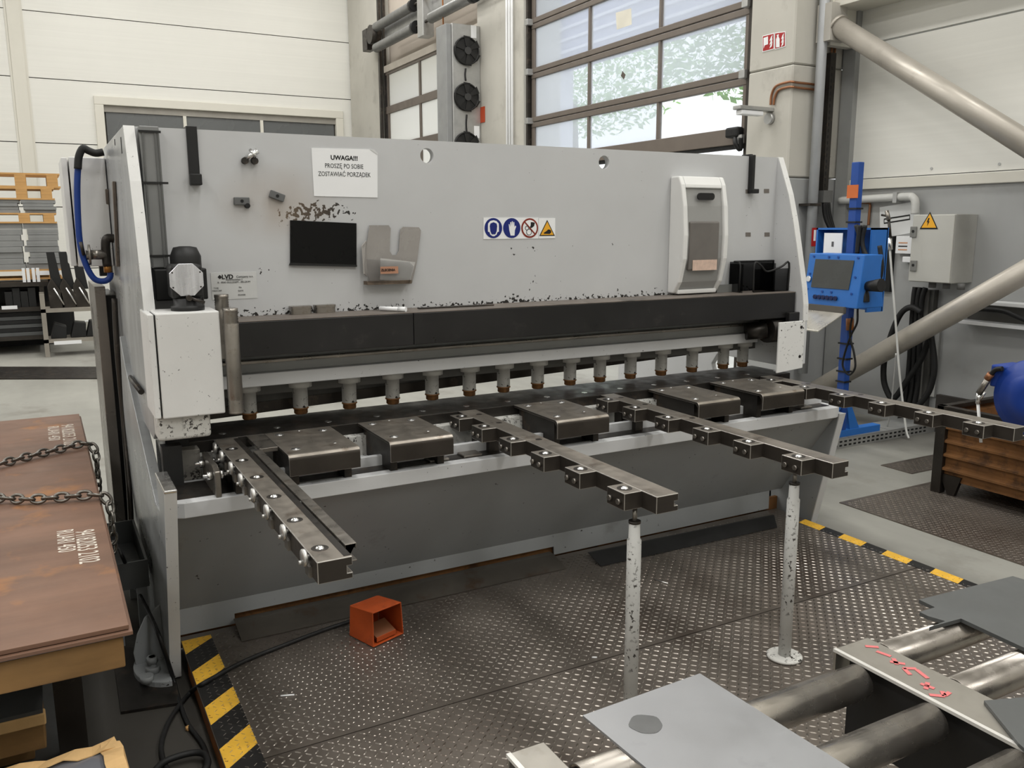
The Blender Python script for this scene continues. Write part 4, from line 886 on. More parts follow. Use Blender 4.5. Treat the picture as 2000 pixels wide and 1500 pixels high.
# rusty folded channel under the sill and black profile
xa, xb = PZ(466, 1236, .015).x, PZ(1090, 1095, .015).x; yk = PZ(700, 1203, .0).y
CHN = mat('channel_steel', S(98, 93, 86), .4, .6, .2, 4, stain=(S(84, 60, 40), .57, 5, .7))
tag(poly('folded_channel', [(xa, yk, .0022), (xa, yk+.125, .036), (xa, 3.612, .036), (xa, 3.612, .030), (xa, yk+.128, .030), (xa, yk+.012, .0022)], (xb-xa, 0, 0), CHN, None, .001), 'long rusty folded steel channel along the foot of the shear', 'channel')
q = [PZ(1150, 1080, .03), PZ(1512, 1006, .03), PZ(1518, 1030, .003), PZ(1174, 1106, .003)]
bm = B(); prism(bm, q, (0, .012, 0)); tag(obj('angle_profile', bm, mat('blackened_steel', S(48, 48, 48), .4, .4, .15, 4)), 'black steel profile lying before the right half of the shear', 'profile')
# foot pedal
fpd = thing('foot_pedal', 'orange metal foot pedal with open hood on the tread plate', 'pedal', PZ(735, 1245, 0))
A, Bb, Cc = PZ(684, 1240, .004), PZ(731, 1264, .004), PZ(787, 1238, .004); Dd = A+(Cc-Bb)
def up(p, x, y):  # height of a pixel over p
    d = ray(x, y); t = (p.xy-CAM.xy).length/d.xy.length; return CAM.z+d.z*t
hA, hB, hC = up(A, 688, 1184), up(Bb, 733, 1200), up(Cc, 786, 1178)
tp = [A+Vector((0, 0, hA)), Bb+Vector((0, 0, hB)), Cc+Vector((0, 0, hC)), Dd+Vector((0, 0, hA-.005))]
ctr = (A+Cc)/2
tp = [p+(Vector((ctr.x, ctr.y, p.z))-p)*.06 for p in tp]
def slab(name, a, b, c, d, th, m, par):
    n = (b-a).cross(d-a).normalized(); bm = B(); prism(bm, [a, b, c, d], n*th); return obj(name, bm, m, par, .001)
slab('hood_side', A, Bb, tp[1], tp[0], .004, ORANGE, fpd); slab('hood_side', Cc, Dd, tp[3], tp[2], .004, ORANGE, fpd); slab('hood_back', Dd, A, tp[0], tp[3], .004, ORANGE, fpd); slab('hood_top', tp[0], tp[1], tp[2], tp[3], -.004, ORANGE, fpd)
n_ = (A-Bb).normalized(); e_ = (Cc-Bb)
slab('base_plate', A, Bb, Cc, Dd, .004, ORANGE, fpd)
pa, pb = Bb+e_*.14+n_*.012+Vector((0, 0, .03)), Bb+e_*.80+n_*.012+Vector((0, 0, .03))
slab('treadle', pa, pb, pb+n_*.07+Vector((0, 0, .03)), pa+n_*.07+Vector((0, 0, .03)), -.012, mat('treadle_steel', S(128, 84, 58), .4, .4), fpd)
slab('treadle_lip', pa-Vector((0, 0, .02)), pb-Vector((0, 0, .02)), pb, pa, .004, ORANGE, fpd)
# cables on the floor
def fl(pts, z): return [PZ(x, y, z) for x, y in pts]
cpts = [PZ(690, 1212, .02), PZ(640, 1228, .008), PZ(560, 1258, .008), PZ(480, 1290, .008), PZ(420, 1322, .008), PZ(392, 1338, .008)]+fl([(372, 1352), (345, 1385), (325, 1420), (315, 1460), (325, 1500), (345, 1525)], FL+.014)
tag(hose('pedal_cable', cpts, .009, RUBBER), 'black cable running from the orange foot pedal to the floor', 'cable')
tag(hose('power_cable', fl([(225, 1066), (238, 1085)], .35)+fl([(262, 1140), (290, 1195), (312, 1245)], .15)+fl([(340, 1330), (352, 1375), (368, 1415), (395, 1452), (404, 1480), (395, 1510)], FL+.012), .008, RUBBER), 'black power cable hanging past the left leg of the shear', 'cable')
tag(hose('cable_loop', fl([(300, 1508), (318, 1490), (345, 1478), (380, 1470), (400, 1474), (406, 1490), (398, 1508), (370, 1530)], FL+.03), .011, RUBBER), 'loop of black cable at the lower left platform edge', 'cable')
q = fl([(218, 1262), (330, 1262), (352, 1372), (236, 1390)], FL+.012)
tag(poly('anchor_plate', q, (0, 0, -.011), STEELD), 'dark steel floor plate under the left machine foot', 'plate')
p = PZ(368, 1426, FL); bm = B(); bmesh.ops.create_icosphere(bm, subdivisions=1, radius=.012); bmesh.ops.translate(bm, verts=bm.verts, vec=(p.x, p.y, FL+.008)); tag(obj('wood_chip', bm, WOOD), 'small wood chip on the concrete by the cable', 'chip')
# support posts
PAINTP = mat('post_paint', S(196, 196, 193), .5, 0, .08, 6, chips=(S(60, 56, 52), .585, 75), bump=.08)
def post(px_, zt, lab, base):
    t = thing('support_post', lab, 'post', (px_[0], px_[1], .001), 'support posts'); x, y = px_[0], px_[1]
    bm = B(); lathe(bm, (x, y, .012), (0, 0, 1), [(0, .0245), (.42, .0245), (zt-.13, .0245), (zt-.125, .020), (zt-.07, .019), (zt-.068, .015)], 18); obj('tube', bm, PAINTP, t)
    rod('adjusting_screw', (x, y, zt-.07), (x, y, zt-.0005), .008, STEEL, t)
    rod('collar', (x, y, zt-.058), (x, y, zt-.05), .021, STEELD, t)
    bm = B(); lathe(bm, (x, y, .0025), (0, 0, 1), [(0, .07), (.006, .07), (.01, .064)], 28); obj('base_disc', bm, PAINTC, t)
post((2.478, 2.262), T-HA, 'scuffed pale post with round base under the right arm', 1)
pb_ = PZ(1240, 1000, T-HA-.02); post((pb_.x, pb_.y, 0), T-HA, 'scuffed pale post under the middle arm, left of its twin', 1)
# ================================================================== ROLLER CONVEYOR
ZC = .80; RR = .036
cv = thing('roller_conveyor', 'steel roller conveyor with a red marked cross beam', 'conveyor', (1.5, .8, .001))
BEAM = mat('grinded_beam_steel', S(150, 146, 138), .4, .6, .12, 6, stain=(S(112, 102, 90), .56, 7, .5))
EDGE = mat('worn_white_edge', S(205, 203, 198), .45, .3, .1, 12)
bxa, bxb = 1.432, 1.540; bya = 1.172
cb_ = thing
def cbeam(x0, x1, y0, y1):
    bm = B(); bx(bm, x0, x1, y0, y1, ZC-.006, ZC); o = obj('cross_beam', bm, BEAM, cv, .002)
    box('beam_edge', x0-.001, x0+.008, y0, y1, ZC-.006, ZC+.0006, EDGE, o); box('beam_web', x0+.03, x0+.04, y0, y1-.02, ZC-.20, ZC-.006, BLACK, o)
    box('beam_end', x0+.002, x1-.002, y1-.006, y1, ZC-.05, ZC-.006, BEAM, o)
    return o
cbm = cbeam(bxa, bxb, .05, bya)
mk_ = [((1690, 1262), (1716, 1264)), ((1712, 1272), (1740, 1282)), ((1738, 1292), (1768, 1297)), ((1752, 1298), (1745, 1286)), ((1764, 1305), (1790, 1306)), ((1790, 1308), (1812, 1325)), ((1765, 1305), (1778, 1318)), ((1798, 1335), (1825, 1345)), ((1812, 1333), (1808, 1346)), ((1815, 1357), (1845, 1360)), ((1846, 1358), (1855, 1352)), ((1845, 1360), (1840, 1350))]
for a, b in mk_:
    p, q = PZ(*a, ZC+.0006), PZ(*b, ZC+.0006); n = (q-p).cross(EZ).normalized()*.0045; bm = B(); prism(bm, [p+n, q+n, q-n, p-n], (0, 0, .0005)); obj('red_mark', bm, REDP, cbm)
bl = PZ(1050, 1462, ZC); lx0 = bl.x-.055; lx1 = lx0+.075; lyb = PZ(1048, 1453, ZC).y
lb_ = cbeam(lx0, lx1, .05, lyb)
def roller(x0, x1, y, parent=cv):
    bm = B(); zc = ZC-RR-.004
    lathe(bm, (x0, y, zc), (1, 0, 0), [(.03, RR*.55), (.03, RR-.004), (0, RR-.004), (0, RR), (x1-x0, RR), (x1-x0, RR-.004), (x1-x0-.03, RR-.004), (x1-x0-.03, RR*.55)], 28)
    o = obj('roller', bm, ROLLST, cv); rod('axle', (x0-.02, y, zc), (x1+.02, y, zc), .01, BLACKS, o)
ry = [PZ(1662, 1300, ZC).y-.012]
pit = PZ(1662, 1295, ZC).y-PZ(1792, 1375, ZC).y
y0r = PZ(1655, 1300, ZC).y
for k in range(4): roller(lx1+.02, bxa-.004, y0r-.008-k*pit)
for k in range(5): roller(bxb+.012, 3.0, y0r+.03-k*pit)
cbeam(3.015, 3.09, .05, bya)
for x in (bxa+.035, lx0+.035, 3.05):
    for y in (.25, bya-.28): box('leg', x-.025, x+.025, y-.025, y+.025, .003, ZC-.19, BLACK, cv, .003)
box('tie_bar', lx0+.06, 3.04, bya-.30, bya-.26, .32, .36, BLACK, cv, .003); box('tie_bar', lx0+.06, 3.04, .23, .27, .32, .36, BLACK, cv, .003)
# sheets lying on the rollers
def sheet(name, pts, z, th, m, lab, bev=0):
    q = [PZ(x, y, z) for x, y in pts]; o = poly(name, q, (0, 0, -th), m, None, bev); tag(o, lab, 'sheet', 'cut sheets on the conveyor'); return o
a, b = PZ(1138, 1397, ZC+.006), PZ(1367, 1315, ZC+.006); u_ = (b-a); c_ = PZ(1640, 1487, ZC+.006); v_ = c_-b
sh1 = poly('steel_sheet', [a, b, b+v_*1.25, a+v_*1.25], (0, 0, -.005), SHEET)
tag(sh1, 'light steel sheet with a dark round stain on the rollers', 'sheet', 'cut sheets on the conveyor')
c = PZ(1261, 1414, ZC+.0062); tag  # stain mark on the sheet
bm = B(); prism(bm, [c+Vector(((.031+.0016*math.sin(5*t))*math.cos(t), (.030+.0015*math.cos(4*t))*math.sin(t), 0)) for t in [2*math.pi*i/26 for i in range(26)]], (0, 0, .0004)); obj('oil_stain', bm, mat('oil_stain', S(96, 97, 97), .35, .3, .1, 20), sh1)
sheet('steel_sheet', ((1795, 1171), (1978, 1125), (2060, 1150), (2075, 1300), (2000, 1265), (1877, 1208), (1815, 1225), (1846, 1213), (1812, 1203), (1796, 1195), (1826, 1186)), ZC+.012, .009, SHEETD, 'dark sheet with a notched edge at the far rollers')
sheet('steel_sheet', ((1922, 1368), (2020, 1360), (2080, 1480), (2010, 1470), (1990, 1452)), ZC+.008, .007, SHEETD, 'dark sheet corner on the cross beam at the right')
# ================================================================== RUSTY SHEET STACK, LEFT
ZS = .68
nr, fr_ = PZ(250, 1222, ZS), PZ(155, 808, ZS); X1 = .121; Yn, Yf = nr.y+.005, fr_.y; X0 = -1.35
for i, (dx, dy, th, lab) in enumerate(((0, 0, .012, 'top rusty sheet with white stencilled numbers'), (.008, -.012, .010, 'second rusty sheet under the stencilled one'), (.004, .008, .008, 'dark sheet below the rusty sheets resting on timber'))):
    zt = ZS-(0, .014, .026)[i]
    o = box('rusty_sheet', X0, X1+dx, Yn+dy, Yf, zt-th, zt, RUST if i < 2 else SHEETD, None, .001); tag(o, lab, 'sheet', 'rusty sheets in the left stack')
    if i == 0: top = o
zt = ZS-.035
for i, y in enumerate((Yn+.06, 3.2, 4.2, 5.0)):
    o = box('timber_beam', X0+.05, X1-.015, y-.05, y+.05, zt-.085, zt, WOODD, None, .004); tag(o, ['nearest timber beam under the rusty sheets', 'second timber beam under the rusty sheets', 'third timber beam under the rusty sheets', 'farthest timber beam under the rusty sheets'][i], 'timber', 'timbers under the rusty sheets')
for i, y in enumerate((Yn+.5, 3.4, 4.7)):
    o = thing('trestle', ['near', 'middle', 'far'][i]+' dark steel trestle carrying the rusty sheets', 'trestle', (-.6, y, FL), 'trestles'); 
    box('top_bar', X0+.1, X1-.06, y-.05, y+.05, zt-.185, zt-.087, BLACKS, o)
    for x in (X0+.15, X1-.16): box('leg', x-.04, x+.04, y-.04, y+.04, (.062 if y < 3.45 else FL+.001), zt-.185, BLACKS, o)
for s, x, y0, sz, sx in (('94182053 2102', 168, 1066, .085, .62), ('RUARI 450', 127, 1056, .075, .66), ('94182053 2102', 133, 848, .085, .62), ('RUARI 450', 104, 846, .075, .66)):
    p = PZ(x, y0, ZS+.0005); text('stencil_text', s, sz, p, -EY, EX, STENCIL, top, sx=sx*(1.0 if y0 > 900 else 1.5))
# chains over the sheets
def chain(pts, lab):
    t = thing('chain', lab, 'chain', pts[0], 'chains over the rusty sheets'); P = smooth_path(pts, 12); link = None
    acc = 0; last = P[0]; k = 0; pitch = .040
    dist = [0]
    for a, b in zip(P, P[1:]): dist.append(dist[-1]+(b-a).length)
    n = int(dist[-1]/pitch); r = .0062
    bm = B(); ov = []
    for i in range(16):
        th = 2*math.pi*i/16; ov.append(Vector((.026*math.cos(th) if abs(math.cos(th)) > .01 else 0, .0155*math.sin(th), 0)))
    tube(bm, ov, r, 6, 1, True, False); me = bpy.data.meshes.new('chain_link'); bmesh.ops.recalc_face_normals(bm, faces=bm.faces); bm.to_mesh(me); bm.free(); me.materials.append(mat('chain_steel', S(120, 116, 110), .3, .9, .2, 20))
    for i in range(n):
        s = (i+.5)*pitch; j = max(q for q in range(len(dist)) if dist[q] <= s); j = min(j, len(P)-2); f = (s-dist[j])/max(1e-6, dist[j+1]-dist[j]); c = P[j].lerp(P[j+1], f); d = (P[j+1]-P[j]).normalized()
        u = d.cross(EZ)
        u = u.normalized() if u.length > .1 else EY.copy()
        up_ = u.cross(d)
        a = math.radians(25 if i % 2 else 115); v1 = u*math.cos(a)+up_*math.sin(a); v2 = d.cross(v1)
        o = bpy.data.objects.new('link', me); COL.objects.link(o); o.parent = t
        o.matrix_local = Matrix.Translation(c-wl(t)) @ Matrix((d, v1, v2)).transposed().to_4x4()
    return t
def ontop(x, y): p = PZ(x, y, ZS+.021); return p
e1, e2 = ontop(174, 866), ontop(192, 967)
def drop(e, k): return [Vector((X1+.03, e.y-.01, ZS-.01)), Vector((X1+.034, e.y-.03, ZS-.10)), Vector((X1+.03, e.y-.02, ZS-.22))]
chain([ontop(-60, 922), ontop(0, 906), ontop(60, 890), ontop(120, 876), Vector((X1-.01, e1.y, ZS+.022))]+drop(e1, 0), 'far steel chain slanting across the rusty sheets')
chain([ontop(-60, 975), ontop(0, 973), ontop(60, 975), ontop(120, 971), Vector((X1-.01, e2.y, ZS+.022))]+drop(e2, 0), 'near steel chain lying across the rusty sheets')
# ---- lower stack at the left edge
def slabZ(name, pts, z, th, m, lab, cat, grp=None, bev=0):
    o = poly(name, [PZ(x, y, z) for x, y in pts], (0, 0, -th), m, None, bev); tag(o, lab, cat, grp); return o
z1_ = .30
c = PZ(83, 1385, z1_); 
o = box('steel_sheet', -1.2, c.x, c.y, c.y+.62, z1_-.012, z1_, SHEETD); tag(o, 'dark grey sheet on a timber below the rusty stack', 'sheet')
o = box('timber_beam', -1.2, c.x, c.y+.005, c.y+.10, z1_-.13, z1_-.018, WOODD, None, .004); tag(o, 'paper wrapped timber under the dark grey sheet', 'timber')
bm = B(); bx(bm, -1.2, c.x+.006, c.y-.003, c.y+.03, z1_-.05, z1_-.0125); w_ = obj('wrapping_paper', bm, KRAFT, o, .004)
for x in (-.9, c.x-.12): tag(box('timber_block', x-.08, x+.08, c.y+.15, c.y+.5, .062, z1_-.014, WOODD, None, .004), ('timber block under the dark grey sheet, hidden side' if x < -.5 else 'timber block under the corner of the dark grey sheet'), 'timber')
z2_ = .06
c = PZ(137, 1470, z2_); o = box('steel_sheet', -1.2, c.x, c.y-.25, c.y+.60, FL+.001, z2_, SHEETD); tag(o, 'dark steel sheets stacked on the floor by the platform', 'sheet')
# wrapped sheet at the bottom edge
z3_ = .34
a, b = PZ(0, 1500, z3_), PZ(228, 1452, z3_); 
wp = thing('wrapped_sheet', 'grey sheet with torn brown paper edges at the lower left', 'sheet', (b.x-.3, b.y-.3, FL))
box('sheet', -1.0, b.x, b.y-.9, b.y, z3_-.02, z3_-.004, mat('blue_grey_sheet', S(150, 152, 160), .35, .5), wp)
rnd = random.Random(11)
def crumple(name, path, wdt, drop_):
    bm = B(); n = len(path); A_, B_, C_ = [], [], []
    for i, (p, nrm) in enumerate(path):
        j = lambda s: Vector((rnd.uniform(-s, s), rnd.uniform(-s, s), rnd.uniform(-s, s)))
        A_.append(bm.verts.new(p-nrm*wdt+j(.006)+Vector((0, 0, .004)))); B_.append(bm.verts.new(p+nrm*.008+j(.007)+Vector((0, 0, .008)))); C_.append(bm.verts.new(p+nrm*.014+j(.008)-Vector((0, 0, drop_))))
    for a, b, in ((A_, B_), (B_, C_)):
        for i in range(n-1): bm.faces.new((a[i], a[i+1], b[i+1], b[i]))
    o = obj(name, bm, KRAFT, wp); s = o.modifiers.new('th', 'SOLIDIFY'); s.thickness = .003; return o
crumple('wrapping_paper', [(Vector((x, b.y, z3_)), EY) for x in np.linspace(-1.0, b.x, 34)], .03, .03)
crumple('wrapping_paper', [(Vector((b.x, y, z3_)), EX) for y in np.linspace(b.y, b.y-.9, 30)], .035, .05)
box('timber_bearer', -1.0, b.x-.03, b.y-.12, b.y-.03, FL+.001, z3_-.021, WOODD, wp); box('timber_bearer', -1.0, b.x-.03, b.y-.85, b.y-.76, FL+.001, z3_-.021, WOODD, wp)
# pallet piece and block beside the machine foot (between stack and frame)
Yb = 4.1
p, q = PY(222, 1066, Yb), PY(284, 1130, Yb)
cr = thing('steel_bin', 'open dark steel bin between the rusty stack and the shear', 'bin', ((p.x+q.x)/2, Yb+.2, FL))
xx0, xx1, zz = .13, .295, .30
for nm, g_ in (('bin_wall', (xx0, xx1, 3.80, 3.81, .18, zz)), ('bin_wall', (xx0, xx1, 4.38, 4.39, .18, zz)), ('bin_side', (xx0, xx0+.01, 3.81, 4.38, .18, zz)), ('bin_side', (xx1-.01, xx1, 3.81, 4.38, .18, zz)), ('bin_floor', (xx0+.01, xx1-.01, 3.81, 4.38, .18, .19))): box(nm, *g_, SHEETD, cr)
for y in (3.84, 4.34):
    for x in (xx0+.03, xx1-.03): box('leg', x-.02, x+.02, y-.02, y+.02, FL+.001, .18, PANEL, cr)
# ================================================================== LEFT BACKGROUND: pallets and rack
YPL = 14.2
def bgx(x, y, Y=YPL): return PY(x, y, Y)
bx_l, bx_r = bgx(-150, 500).x, bgx(118, 500).x
def zat(y, Y=YPL): return PY(60, y, Y).z
def pallet(zb, lab, k, xr=bx_r, h=.144):
    t = thing('pallet', lab, 'pallet', ((bx_l+xr)/2, YPL+.4, zb), 'pallets in the far stack')
    for y in (YPL, YPL+.35, YPL+.7):
        box('bottom_board', bx_l, xr, y, y+.1, zb, zb+.022, WOOD, t)
        for x in (bx_l+.07, (bgx(55, 500).x), xr-.10): box('block', x-.07, x+.07, y, y+.1, zb+.022, zb+h-.044, WOOD, t)
    for y in (YPL, YPL+.18, YPL+.36, YPL+.54, YPL+.7): box('deck_board', bx_l, xr, y, y+.1, zb+h-.022, zb+h, WOOD, t)
    for x in (bx_l+.07, bgx(55, 500).x, xr-.10): box('stringer_board', x-.07, x+.07, YPL, YPL+.8, zb+h-.044, zb+h-.022, WOOD, t)
    return zb+h
BAR = 0
labs = []
def bars(zb, zt, n, k, words):
    h = (zt-zb)/n; r = random.Random(k)
    xa, xb, xc = bx_l, bgx(50, 500).x, bx_r
    for i in range(n):
        for j, (a, b) in enumerate(((xa, xb-.02), (xb+.025, xc))):
            o = box('steel_bar', a+r.uniform(-.03, .03), b+r.uniform(-.025, .012), YPL+r.uniform(0, .05), YPL+.75, zb+i*h+.001, zb+(i+1)*h-.003, BARS); 
            tag(o, 'grey %s of the %s, %s' % ('bar bundle', words, ('left pile' if j == 0 else 'right pile')+', layer %s from the bottom' % ('one', 'two', 'three', 'four', 'five', 'six', 'seven', 'eight', 'nine')[i]), 'bar', 'grey bar bundles on pallets')
z_a = zat(546); 
st_ = thing('storage_rack', 'low dark rack shelf loaded with black steel parts', 'rack', (bx_l, YPL-.1, FL))
za = pallet(z_a, 'lowest far pallet above the dark rack', 0)
bars(za, zat(436), 8, 2, 'lower far pallet')
zb_ = pallet(zat(436), 'middle far pallet between two layers of grey bars', 1)
zt_b = zat(390); bars(zb_, zt_b, 4, 5, 'middle far pallet')
zc_ = pallet(zt_b, 'empty far pallet, lower of the top two', 2, h=.17)
pallet(zc_, 'topmost empty pallet in the far stack', 3, bgx(117, 350).x, h=.20)
# rack: shelves and posts
RK = BLACKS
Yr = 13.56
zsh = [zat(655, Yr), zat(605, Yr), z_a-.02]
for i, z in enumerate((zat(663, Yr), zat(605, Yr), z_a-.03)): box('shelf', bgx(-150, 600, Yr).x, bgx(100, 600, Yr).x if i else bgx(90, 600, Yr).x, Yr+.5, Yr+1.5, z-.06, z, RK, st_)
for x in (-140, 85):
    for y in (Yr+.55, Yr+1.45): xx = bgx(x, 600, Yr).x; box('rack_post', xx-.03, xx+.03, y-.03, y+.03, FL+.001, z_a-.09, RK, st_)
box('shelf_tag', bgx(0, 600, Yr).x, bgx(32, 600, Yr).x, Yr+.49, Yr+.5, zat(608, Yr)-.0, zat(601, Yr), PAPER, st_)
box('shelf_tag', bgx(78, 535, Yr).x, bgx(120, 535, Yr).x, Yr+.49, Yr+.5, zat(541, Yr), zat(533, Yr), PAPER, st_)
box('back_panel', bgx(-150, 600, Yr).x, bgx(150, 600, Yr).x, Yr+1.52, Yr+1.55, FL+.001, z_a-.03, BLACK, st_)  # added black sheet, its colour stands in for the dark rack interior
# black long parts on the rack
r = random.Random(9)
for i in range(7):
    z = zat(663, Yr)+.001+i*.055; o = box('black_beam', bgx(-140, 640, Yr).x, bgx(88-r.uniform(0, 6), 640, Yr).x, Yr+.52+.02*i, Yr+1.2, z, z+.05, BLACK if i % 2 else SHEETD)
    tag(o, 'long dark steel section on the low rack, %s from the shelf' % ('first', 'second', 'third', 'fourth', 'fifth', 'sixth', 'seventh')[i], 'section', 'dark sections on the rack')
for i in range(4):
    x = bgx(14+16*i, 580, Yr).x; z = zat(605, Yr)+.001; o = box('black_bracket', x-.045, x+.045, Yr+.55, Yr+.9, z, z+.22+.05*(i % 2), BLACK); tag(o, 'black bracket on the middle rack shelf, number %s from left' % ('one', 'two', 'three', 'four')[i], 'bracket', 'black brackets on the shelf')
for i in range(4):
    x = bgx(44+(0, 9, 20, 29)[i], 525, Yr).x; z = z_a-.03; o = box('white_tag_strip', x-.02, x+.02, Yr+.52, Yr+.54, z, z+.20, PAPER); tag(o, 'upright white strip on the rack top, %s from left' % ('first', 'second', 'third', 'fourth')[i], 'strip', 'white strips on the rack')
# trolley with formed black parts
tr = thing('parts_trolley', 'small grey trolley carrying black formed brackets', 'trolley', (bgx(95, 690, Yr).x, Yr, FL))
GR_ = mat('trolley_grey', S(150, 144, 134), .5, .3)
xl, xr_ = bgx(93, 690, Yr).x, bgx(225, 690, Yr).x
for x in (xl, xr_): 
    for y in (Yr, Yr+.42): box('leg', x-.03, x+.03, y-.03, y+.03, FL+.001, zat(575, Yr) if x == xl else zat(600, Yr), GR_, tr)
for z in (zat(612, Yr), zat(672, Yr)):
    box('deck', xl-.03, xr_, Yr-.03, Yr+.45, z, z+.05, GR_, tr)
box('deck_label', bgx(106, 675, Yr).x, bgx(160, 675, Yr).x, Yr-.035, Yr-.03, zat(676, Yr), zat(669, Yr), PAPER, tr)
zdk = zat(612, Yr)+.051
for i, x in enumerate((112, 136, 162)):
    px_ = bgx(x, 600, Yr).x; t = thing('formed_bracket', 'black formed bracket on the trolley, %s of three' % ('leftmost', 'middle', 'rightmost')[i], 'bracket', (px_, Yr+.2, zdk), 'black formed brackets')
    poly('lower_plate', [(px_-.09, Yr+.1, zdk), (px_+.10, Yr+.1, zdk), (px_+.08, Yr+.1, zdk+.2), (px_-.04, Yr+.1, zdk+.42), (px_-.10, Yr+.1, zdk+.30)], (0, .05, 0), BLACKS, t, .006)
    poly('upright', [(px_-.04, Yr+.16, zdk+.25), (px_+.10, Yr+.16, zdk+.25), (px_+.03, Yr+.16, zdk+.78), (px_-.07, Yr+.16, zdk+.78)], (0, .05, 0), BLACK, t, .006)
    rod('edge_rod', (px_-.02, Yr+.09, zdk+.28), (px_+.09, Yr+.09, zdk+.04), .012, BRIGHT, t)
zd2 = zat(672, Yr)+.051
for i, (dx, rot) in enumerate(((.05, .2), (.30, -.15), (.5, .35))):
    px_ = xl+.12+dx; o = poly('black_guard', [(px_-.11, Yr+.05, zd2), (px_+.09, Yr+.05, zd2), (px_+.10, Yr+.05, zd2+.16+.04*i), (px_-.05, Yr+.05, zd2+.22)], (0, .3, 0), BLACK, None, .01); tag(o, 'glossy black guard on the lower trolley deck, %s of three' % ('left', 'middle', 'right')[i], 'guard', 'black guards on the trolley')
# ================================================================== RIGHT SIDE OF THE HALL
XB = 6.45
def W(x, y, X=XR): return PX(x, y, X)
PIPE = mat('brace_pipe_paint', S(176, 170, 160), .4, .35, .06, 4, stain=(S(140, 132, 122), .6, 5, .5))
ub = thing('brace_pipe', 'upper silver brace pipe falling from column to the right', 'pipe', W(1640, 55, XB))
a, b = W(1638, 52, XB), W(2150, 372, XB); rod('tube', a, b, .088, PIPE, ub, 28); dd = (b-a).normalized()
rod('end_cap', a-dd*.02, a+dd*.012, .1, PIPE, ub, 28); box('gusset_plate', XB-.1, XB+.1, a.y+.0, a.y+.16, a.z-.12, a.z+.2, mat('gusset_grey', S(176, 172, 164), .5), ub)
lb2 = thing('brace_pipe', 'lower silver brace pipe rising to the right above the floor', 'pipe', W(1600, 760, XB))
a, b = W(1575, 772, XB), W(2150, 448, XB); rod('tube', a, b, .088, PIPE, lb2, 28); rod('end_cap', a, a+(b-a).normalized()*.02, .1, PIPE, lb2, 28)
# tie beam at the top right
p, q = W(1645, 10, XB+.1), W(2000, -50, XB+.1)
bt = thing('wall_beam', 'cream wall beam end above the upper brace pipe', 'beam', p); box('flange', XB+.0, XR, 2.0, p.y, p.z-.03, p.z+.35, WHITET, bt, .004)
box('end_plate', XB-.02, XR, p.y, p.y+.08, p.z-.35, p.z+.5, WHITET, bt)
for i in range(3):
    rod('bolt', (XB-.03, p.y+.04, p.z+.0+.13*i), (XB-.0, p.y+.04, p.z+.0+.13*i), .022, STEEL, bt, 6)
# conduits, perforated ladder and copper pipes
def vx(x, y, X, Y=None): return W(x, y, X)
p = PY(1605, 100, 5.80); xcd = p.x
cp = thing('drain_pipe', 'grey vertical drain pipe on the side of the column', 'pipe', (xcd, 5.80, FL)); rod('tube', (xcd, 5.80, .3), (xcd, 5.80, 6), .045, mat('pipe_grey', S(168, 170, 172), .4, .2), cp, 20)
zz_ = PY(1590, 400, 5.8).z; box('pipe_clamp', xcd-.09, xcd+.055, 5.75, 5.885, zz_-.012, zz_+.012, BLACKS, cp)
for i, y in enumerate((470, 455)): pass
p = PY(1584, 462, 5.75); fs = box('arrow_sticker', xcd-.04, xcd+.03, 5.750, 5.754, p.z-.09, p.z+.08, RED, cp)
box('sticker_field', xcd-.018, xcd+.008, 5.748, 5.750, p.z-.04, p.z+.06, PAPER, cp)
yl = 5.80; ZLD = W(1645, 10, XB+.1).z-.4
lad = thing('cable_ladder', 'perforated dark cable ladder rising beside the column', 'ladder', (6.7, yl, 2.0)); x0_ = PY(1622, 200, yl).x
box('channel', x0_-.03, x0_+.04, yl, yl+.05, 1.95, ZLD, STEELD, lad)
for i in range(int((ZLD-2.05)/.055)): box('slot', x0_-.012, x0_+.002, yl-.002, yl, 2.0+i*.055, 2.03+i*.055, INK, lad); 
z_ = PY(1625, 385, yl-.03).z; box('cable_gland', x0_-.06, x0_+.06, yl-.04, yl+.04, z_-.05, z_+.06, mat('gland_grey', S(96, 96, 94), .6), lad)
for k in range(3): hose('black_cable', [(x0_-.03+.03*k, yl-.02, z_-.05), (x0_+.0+.03*k, yl-.04, z_-.22), (x0_+.09+.02*k, yl-.15, z_-.42-.03*k), (6.74, yl-.45, z_-.5)], .02, RUBBER, lad)
em = thing('emergency_light', 'grey emergency lamp with copper pipes on the concrete column', 'lamp', W(1475, 215, XP-.05))
p0, p1 = W(1441, 209, XP-.33), W(1508, 213, XP-.05)
c = W(1500, 212, XP-.06); box('lamp_arm', XP-.45, XP-.031, c.y-.05, c.y+.05, c.z-.03, c.z+.005, GALV, em, .006); box('lamp_diffuser', XP-.42, XP-.15, c.y-.04, c.y+.04, c.z-.075, c.z-.032, PAPER, em, .008)
c2 = W(1503, 232, XP-.05); bm = B(); cyl(bm, (XP-.032, c2.y, c2.z), (XP-.075, c2.y, c2.z), .05, 20); obj('junction_box', bm, GALV, em)
for k, o_ in enumerate((0, .05)):
    pts = [W(1505+k*6, 205, XP-.05)]; Xf = XP-.045
    q = [W(1505+6*k, 205, Xf), W(1507+6*k, 185+6*k, Xf), W(1516+5*k, 168+8*k, Xf), W(1540, 160+10*k, Xf), W(1549, 160+10*k, Xf)]
    yq = yc-.02
    q += [PY(x, y, yq) for x, y in ((1556, 161+10*k), (1590, 165+10*k), (1605+6*k, 168+9*k), (1618+6*k, 158+8*k), (1622+6*k, 130), (1626+6*k, 80))]
    hose('copper_pipe', q, .011, COPPER, em)
